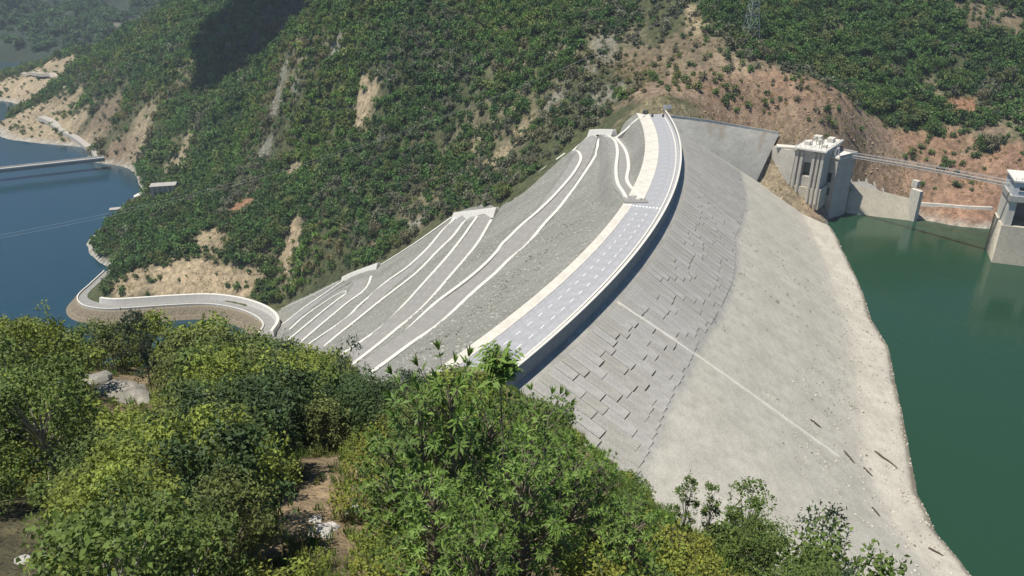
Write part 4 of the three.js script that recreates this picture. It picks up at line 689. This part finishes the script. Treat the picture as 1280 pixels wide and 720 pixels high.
{
  const R = rng(21), placed = [], count = { light: 0, mid: 0, dark: 0, shrub: 0, chest: 0 };
  const tryTree = (k, x, z, h, gap) => {
    const y = nearY(x, z); let t = h; const r0 = 0.42 * h;
    for (const p of placed) if (Math.hypot(p[0] - x, p[1] - z) < gap * (p[2] + r0) * 0.5) return false;
    for (let n = 0; n < 5; n++) { const q = pix(V(x, y + t, z)); if (q[1] > lerpTable(sil, q[0]) + 3 + 10 * R()) break; t *= 0.84; }
    const q = pix(V(x, y + t, z)), b = pix(V(x, y, z)); if (q[0] < -70 || q[0] > 1200 || q[1] > 760) return false;
    if (q[1] < lerpTable(sil, q[0]) + 2 || t < h * 0.36) return false;
    const wpx = 0.4 * t * FOCAL / q[2];
    for (const [u, v, hw, hh, d] of clearings) if (-z < d + 2 && Math.abs((q[0] + b[0]) / 2 - u) < hw * 0.9 + wpx * 0.75 && q[1] < v + hh && b[1] > v - hh) return false;
    placed.push([x, z, r0 * t / h]); return [t, y];
  };
  const labels = { light: ['bright green leafy hornbeam standing on the near slope', 'hornbeam'], mid: ['rounded mid green oak standing on the near slope', 'oak'], dark: ['dark glossy leaved tree standing on the near slope', 'tree'], shrub: ['low young shrub between the trees on the near slope', 'shrub'], chest: ['tree with whorls of long drooping leaves on near slope', 'tree'] };
  const go = (kind, x, z, h, gap) => { if (count[kind] >= 290) return; const r = tryTree(kind, x, z, h, gap); if (!r) return; count[kind]++; const vs = kinds[-z > 42 && kinds[kind + 'Far'] ? kind + 'Far' : r[0] > 7.6 && kinds[kind + 'Tall'] ? kind + 'Tall' : kind], v = vs[Math.floor(R() * vs.length)], s = r[0] / v.tops; setPlant(v, V(x, r[1] - 0.1, z), s * (0.92 + 0.2 * R()), R() * 6.28, labels[kind][0], labels[kind][1], `${labels[kind][1]}s of this look on the near slope (${kind})`.replace(/ \(.*/, kind === 'dark' ? ', dark' : kind === 'chest' ? ', whorled' : ''), 0.95 + 0.15 * R()); };
  // single plants that stand out: [kind, pixel of the top, forward metres, nominal height, label, category, name]
  const slim = (seed, o, mat, name) => plant(name, B(seed, o), mat, bark, o.h);
  const stand = [
    [plant('pole_sapling', poleForm(300), chestnut, bark, 7.6), 634, 420, 24, 'slender bare stemmed sapling with one leafy tuft before the crest', 'sapling'],
    [plant('whorl_leaved_tree', whorled(301, { h: 7, r: 1.5, shoots: 44, per: 8, L: 0.31, W: 0.08, low: 0.2 }), chestnut, bark, 7), 562, 432, 25, 'tall bright tree with drooping leaf whorls before the crest road', 'tree'],
    [plant('whorl_leaved_tree', whorled(302, { h: 7, r: 1.7, shoots: 50, per: 8, L: 0.31, W: 0.08, low: 0.15 }), chestnutDark, bark, 7), 513, 468, 25, 'drooping whorl leaved tree left of the tall bright one', 'tree'],
    [plant('whorl_leaved_tree', whorled(303, { h: 7, r: 1.6, shoots: 46, per: 8, L: 0.31, W: 0.08, low: 0.2 }), chestnut, bark, 7), 684, 486, 26, 'whorl leaved tree beside the slender sapling under the parapet', 'tree'],
    [slim(304, { h: 6, r: 0.75, lobes: 16, leaves: 1100, L: 0.17, W: 0.09, trunk: 0.05, low: 0.2, tips: 8 }, midLeaf, 'slim_sapling'), 863, 590, 27, 'slim upright sapling against the pale dam face', 'sapling'],
    [slim(305, { h: 6, r: 0.6, lobes: 14, leaves: 900, L: 0.17, W: 0.09, trunk: 0.05, low: 0.25, tips: 6 }, midLeaf, 'slim_sapling'), 894, 592, 27, 'thinnest upright sapling with gaps against the dam face', 'sapling'],
    [slim(306, { h: 6, r: 1.3, lobes: 20, leaves: 2400, L: 0.17, W: 0.09, trunk: 0.07, low: 0.12, tips: 14 }, midLeaf, 'leafy_sapling'), 938, 598, 27, 'cone shaped leafy sapling against the pale dam face', 'sapling'],
    [slim(307, { h: 6, r: 1.5, lobes: 18, leaves: 2600, L: 0.16, W: 0.07, trunk: 0.08, low: 0.15, tips: 18 }, greyLeaf, 'grey_green_tree'), 1050, 632, 27, 'dark grey green bushy tree at the edge of the beach', 'tree'],
    [slim(308, { h: 6, r: 1.7, lobes: 16, leaves: 1800, L: 0.2, W: 0.09, trunk: 0.07, low: 0.2, tips: 20 }, greyLeaf, 'grey_green_tree'), 500, 456, 52, 'dark blue green shrub below the switchback road', 'shrub'],
    [slim(309, { h: 6, r: 1.3, lobes: 9, leaves: 330, L: 0.22, W: 0.11, trunk: 0.06, low: 0.35, tips: 10 }, greyLeaf, 'sparse_tree'), 428, 414, 60, 'sparse twiggy tree in front of the switchback walls', 'tree'],
    [slim(310, { h: 6, r: 1.2, lobes: 9, leaves: 300, L: 0.22, W: 0.11, trunk: 0.06, low: 0.35, tips: 10 }, greyLeaf, 'sparse_tree'), 348, 402, 66, 'sparse dark tree where the riverside road meets the dam', 'tree'],
    [slim(311, { h: 7, r: 1.5, lobes: 16, leaves: 1500, L: 0.22, W: 0.1, trunk: 0.06, low: 0.3, tips: 24 }, lightLeaf, 'feathery_tree'), 44, 368, 58, 'feathery light green tree rising against the blue river', 'tree'],
    [slim(312, { h: 7, r: 1.5, lobes: 14, leaves: 1200, L: 0.22, W: 0.1, trunk: 0.06, low: 0.3, tips: 20 }, lightLeaf, 'feathery_tree'), 12, 384, 56, 'shorter feathery tree against the blue river', 'tree'],
    [slim(313, { h: 6, r: 1.4, lobes: 16, leaves: 1500, L: 0.2, W: 0.1, trunk: 0.06, low: 0.2, tips: 14 }, greyLeaf, 'grey_green_tree'), 163, 378, 70, 'dark bush in front of the riverside road wall', 'bush'],
    [slim(314, { h: 2.6, r: 1.8, lobes: 14, leaves: 1500, L: 0.16, W: 0.06, trunk: 0.04, low: 0.1, tips: 30 }, dry, 'dry_scrub'), 478, 484, 56, 'dry brown scrub bush beside the dark blue green shrub', 'bush'],
  ];
  for (const [k, u, v, d, label, cat] of stand) { const p = atD(u, v, d), y = nearY(p.x, p.z), h = p.y - y; const s = h / k.tops / 1.04, w = clamp(s, 0.7, 1.3); const g = setPlant(k, V(p.x, y - 0.1, p.z), 1, R() * 6.28, label, cat); g.scale.set(w, s, w); placed.push([p.x, p.z, 0.8]); }
  // the whorl-leaved stand below the crest's near end
  for (let k = 0; k < 56; k++) { const u = mix(425, 830, R()), d = mix(17, 34, R()), v = 600, p = atD(u, v, d); if (u > 700 && d > 28) continue; go('chest', p.x, p.z, 5 + 3.5 * R(), 0.72); }
  // taller trees first, then what fills between
  for (let k = 0; k < 1500; k++) {
    const d = mix(15, 98, Math.pow(R(), 0.75)), u = mix(-60, 1120, R()), p = atD(u, 560, d), n = fbm(p.x / 13 + 80, p.z / 13, 2), r = R();
    if (u > 420 && u < 800 && d < 36 || u >= 800 && d < 19) continue;
    go(n > 0.57 && d < 66 && r < 0.7 && u < 760 ? 'dark' : r < (u > 760 ? 1 : 0.45) ? 'mid' : 'light', p.x, p.z, mix(4.4, 8, R()) * (d > 60 ? 1.25 : u > 760 ? 1.4 : 1), 1.1);
  }
  for (let k = 0; k < 500; k++) { const d = mix(14, 70, Math.pow(R(), 0.8)), u = mix(-60, 1130, R()), p = atD(u, 600, d); go('shrub', p.x, p.z, 1.2 + 1.6 * R(), 0.8); }
  console.log('near plants', JSON.stringify(count));
}

// ---------------------------------------------------------------- stones, weeds and ground cover nobody could count
{
  const R = rng(91), rock = [0, 1, 2].map((k) => { const g = new THREE.IcosahedronGeometry(1, 1), p = g.attributes.position; for (let i = 0; i < p.count; i++) { const x = p.getX(i), y = p.getY(i), z = p.getZ(i), f = 0.65 + 0.7 * fbm(x * 1.6 + 5 * k + 9, y * 1.6 + z * 1.9 + 4, 2); p.setXYZ(i, x * f, y * f * 0.7, z * f); } g.computeVertexNormals(); return g; });
  const tuft = (seed, n, L) => { const Q = rng(seed), l = []; for (let i = 0; i < n; i++) { const a = Q() * 6.28, t = 0.2 + 0.7 * Q(); l.push([(Q() - 0.5) * 0.4, 0, (Q() - 0.5) * 0.4, V(Math.cos(a) * t, 1, Math.sin(a) * t), V(Math.cos(a), 0.4, Math.sin(a)), L * (0.6 + 0.6 * Q()), 0.045, 0.7 + 0.6 * Q()]); } return leafMesh(l, false); };
  const m4 = new THREE.Matrix4(), col = new THREE.Color();
  function scatter(name, label, category, geos, mat, list) {
    const g = stuff(add(new THREE.Group(), name), label, category);
    geos.forEach((geo, k) => { const sel = list.filter((_, i) => i % geos.length === k), im = new THREE.InstancedMesh(geo, mat, sel.length); sel.forEach(([p, s, c], i) => { m4.compose(p, new THREE.Quaternion().setFromEuler(new THREE.Euler(0, (i * 2.4) % 6.28, 0)), V(s, s, s)); im.setMatrixAt(i, m4); im.setColorAt(i, col.setRGB(...c)); }); add(im, 'clump', g); im.userData.kind = 'stuff'; });
  }
  const rockMat = new THREE.MeshStandardMaterial({ color: rgb(1, 1, 1), roughness: 0.95, bumpMap: tex(T.bump, 1), bumpScale: 0.03 }), grass = leafMat(0.2, 0.2, 0.07), fern = leafMat(0.13, 0.19, 0.045);
  const beach = [];
  for (let k = 0; k < 5200; k++) {
    const deg = 3 + 26 * Math.sqrt(R()), w = lerpTable(SHORE, deg), rho = w - Math.pow(R(), 1.6) * mix(16, 40, smooth(18, 27, deg)) - 0.3, p = polar(rho, deg, 0); if (fbm(p.x / 5, p.z / 5, 3) < 0.46 && R() < 0.8) continue;
    p.y = upY(p.x, p.z) - 0.12; const t = 0.6 + 0.5 * R(), dk = R() < 0.12 ? 0.45 : 1; beach.push([p, 0.06 + 0.26 * Math.pow(R(), 3), [0.52 * t * dk, 0.48 * t * dk, 0.4 * t * dk]]);
  }
  scatter('beach_stones', 'loose pale stones strewn over the beach above the reservoir', 'stones', rock, rockMat, beach);
  const slope = [];
  for (let k = 0; k < 9000; k++) {
    const q = patches[Math.floor(R() * patches.length)], x = q.x + (R() - 0.5) * 2.6 * q.rx, z = q.z + (R() - 0.5) * 2.6 * q.rz, [b, r, g, l] = bare(x, z); if (b < 0.4) continue; const y = farY(x, z); if (y < (x > 60 ? WU : 0) || downY(x, z) > y && rhoOf(x, z) < RO) continue;
    const t = 0.75 + 0.6 * R(); slope.push([V(x, y - 0.1, z), 0.1 + 0.5 * Math.pow(R(), 4), [r * t, g * t, l * t]]);
  }
  scatter('slope_rubble', 'loose rocks lying on the bare earth of the far slopes', 'rocks', rock, rockMat, slope);
  const weeds = [];
  for (let k = 0; k < 900; k++) {   // in the joints of the facing and along the downstream face
    let p; if (k < 560) { const lane = [14.2, 15.6, 17.5, 18.9, 20.4, 22, 23.6, 11, 8][k % 9], deg = lane + (R() - 0.5) * 0.25 + (R() < 0.3 ? (R() - 0.5) * 6 : 0), rho = RO + 4 + 62 * R(); if (fbm(deg * 3, rho / 9, 2) < 0.5) continue; p = polar(rho, deg, 0); p.y = upY(p.x, p.z) - 0.05; }
    else { const t = R(), deg = mix(17, 31, t) + (R() - 0.5), rho = RI - 12 - 12 * R() - 5 * fbm(deg, 3, 2); if (fbm(deg * 2, rho / 4, 2) < 0.48) continue; p = polar(rho, deg, 0); p.y = damDownY(p.x, p.z); }
    weeds.push([p, 0.35 + 0.7 * R(), [0.35 + 0.4 * R(), 0.35 + 0.35 * R(), 0.5]]);
  }
  scatter('dam_weeds', 'small dark weeds rooted in the joints of the dam faces', 'weeds', [tuft(1, 16, 0.55), tuft(2, 14, 0.5)], grass, weeds);
  const cover = [];
  for (let k = 0; k < 9000; k++) {
    const d = mix(12, 100, Math.pow(R(), 0.8)), x = d * mix(-0.78, 0.62, R()), z = -d; if (fbm(x / 4 + 3, z / 4, 3) < 0.42) continue;
    let skip = false; for (const [u, v, hw, hh, dd] of clearings) { const q = pix(V(x, nearY(x, z), z)); if (Math.abs(q[0] - u) < hw * 0.75 && Math.abs(q[1] - v) < hh * 0.75 && R() < 0.93) skip = true; } if (skip) continue;
    cover.push([V(x, nearY(x, z) - 0.03, z), 0.5 + 1.1 * R(), [0.6 + 0.6 * R(), 0.7 + 0.5 * R(), 0.7]]);
  }
  scatter('ground_cover', 'grass and low herbs between the trees on the near slope', 'grass', [tuft(3, 26, 0.7), tuft(4, 22, 0.55), tuft(5, 30, 0.45)], fern, cover);
  const dryTufts = [];
  for (let k = 0; k < 12000; k++) { const q = patches[Math.floor(R() * patches.length)], x = q.x + (R() - 0.5) * 3 * q.rx, z = q.z + (R() - 0.5) * 3 * q.rz, [b] = bare(x, z); if (b < 0.2 || fbm(x / 6 + 50, z / 6, 3) < 0.5) continue; const y = farY(x, z); if (y < (x > 60 ? WU + 8 : 3) || downY(x, z) > y && rhoOf(x, z) < RO) continue; dryTufts.push([V(x, y - 0.05, z), 0.8 + 1.6 * R(), [0.9 + 0.5 * R(), 0.85 + 0.4 * R(), 0.9]]); }
  scatter('dry_grass', 'tufts of dry grass on the bare earth of the far slopes', 'grass', [tuft(6, 18, 0.6), tuft(7, 16, 0.5)], grass, dryTufts);
  const fill = [];
  for (let k = 0; k < 16000; k++) { const rho = RI - 1 - 190 * R(), deg = mix(lerpTable(flank, rho), 38, R()), p = polar(rho, deg, 0), t = 0.7 + 0.55 * R(), base = downY(p.x, p.z); p.y = damDownY(p.x, p.z); if (Math.abs(p.y - base) > 0.25) continue; const q = roadCells.get(cell(p.x, p.z)); if (q && q.some(([a, b, w]) => Math.hypot(p.x - a.x, p.z - a.z) < w + 1.6)) continue; p.y -= 0.1; fill.push([p, 0.16 + 0.3 * Math.pow(R(), 2), [0.31 * t, 0.31 * t, 0.28 * t]]); }
  scatter('rockfill_stones', 'loose grey stones of the rockfill on the downstream face', 'stones', rock, rockMat, fill);
  const forest = [];
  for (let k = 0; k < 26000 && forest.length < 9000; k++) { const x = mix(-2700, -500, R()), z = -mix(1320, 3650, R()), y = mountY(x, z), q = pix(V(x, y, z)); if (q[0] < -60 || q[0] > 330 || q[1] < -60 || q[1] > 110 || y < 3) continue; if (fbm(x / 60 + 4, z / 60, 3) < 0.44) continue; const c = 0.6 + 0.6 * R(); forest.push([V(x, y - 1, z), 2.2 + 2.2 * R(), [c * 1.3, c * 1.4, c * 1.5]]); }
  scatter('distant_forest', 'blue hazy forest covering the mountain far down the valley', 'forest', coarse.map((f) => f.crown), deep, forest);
  // rocks that show between the near trees
  [[150, 494, 2.6, 0], [118, 478, 1.5, 0], [170, 503, 1.9, 0], [402, 664, 0.5, 1], [385, 672, 0.34, 1], [414, 660, 0.4, 1], [408, 672, 0.3, 1], [392, 664, 0.28, 1], [395, 652, 0.4, 1], [28, 702, 0.35, 1], [440, 640, 0.4, 1]].forEach(([u, v, s, w], k) => { const p = onNear(u, v), o = mesh(w ? 'white_stone' : 'grey_boulder', rock[k % 3], w ? stone(rgb(0.62, 0.6, 0.56), 'soil', 1, 0.03) : stone(rgb(0.4, 0.38, 0.33), 'soil', 2, 0.05)); o.position.copy(p); o.scale.set(s * 1.3, s * 0.8, s); o.rotation.y = k; tag(o, w ? 'pale stone lying on the bare earth clearing' : 'weathered grey boulder among the near trees', w ? 'stone' : 'boulder', w ? 'pale stones in the clearing' : 'boulders among the near trees'); });
}

renderer.render(scene, camera);
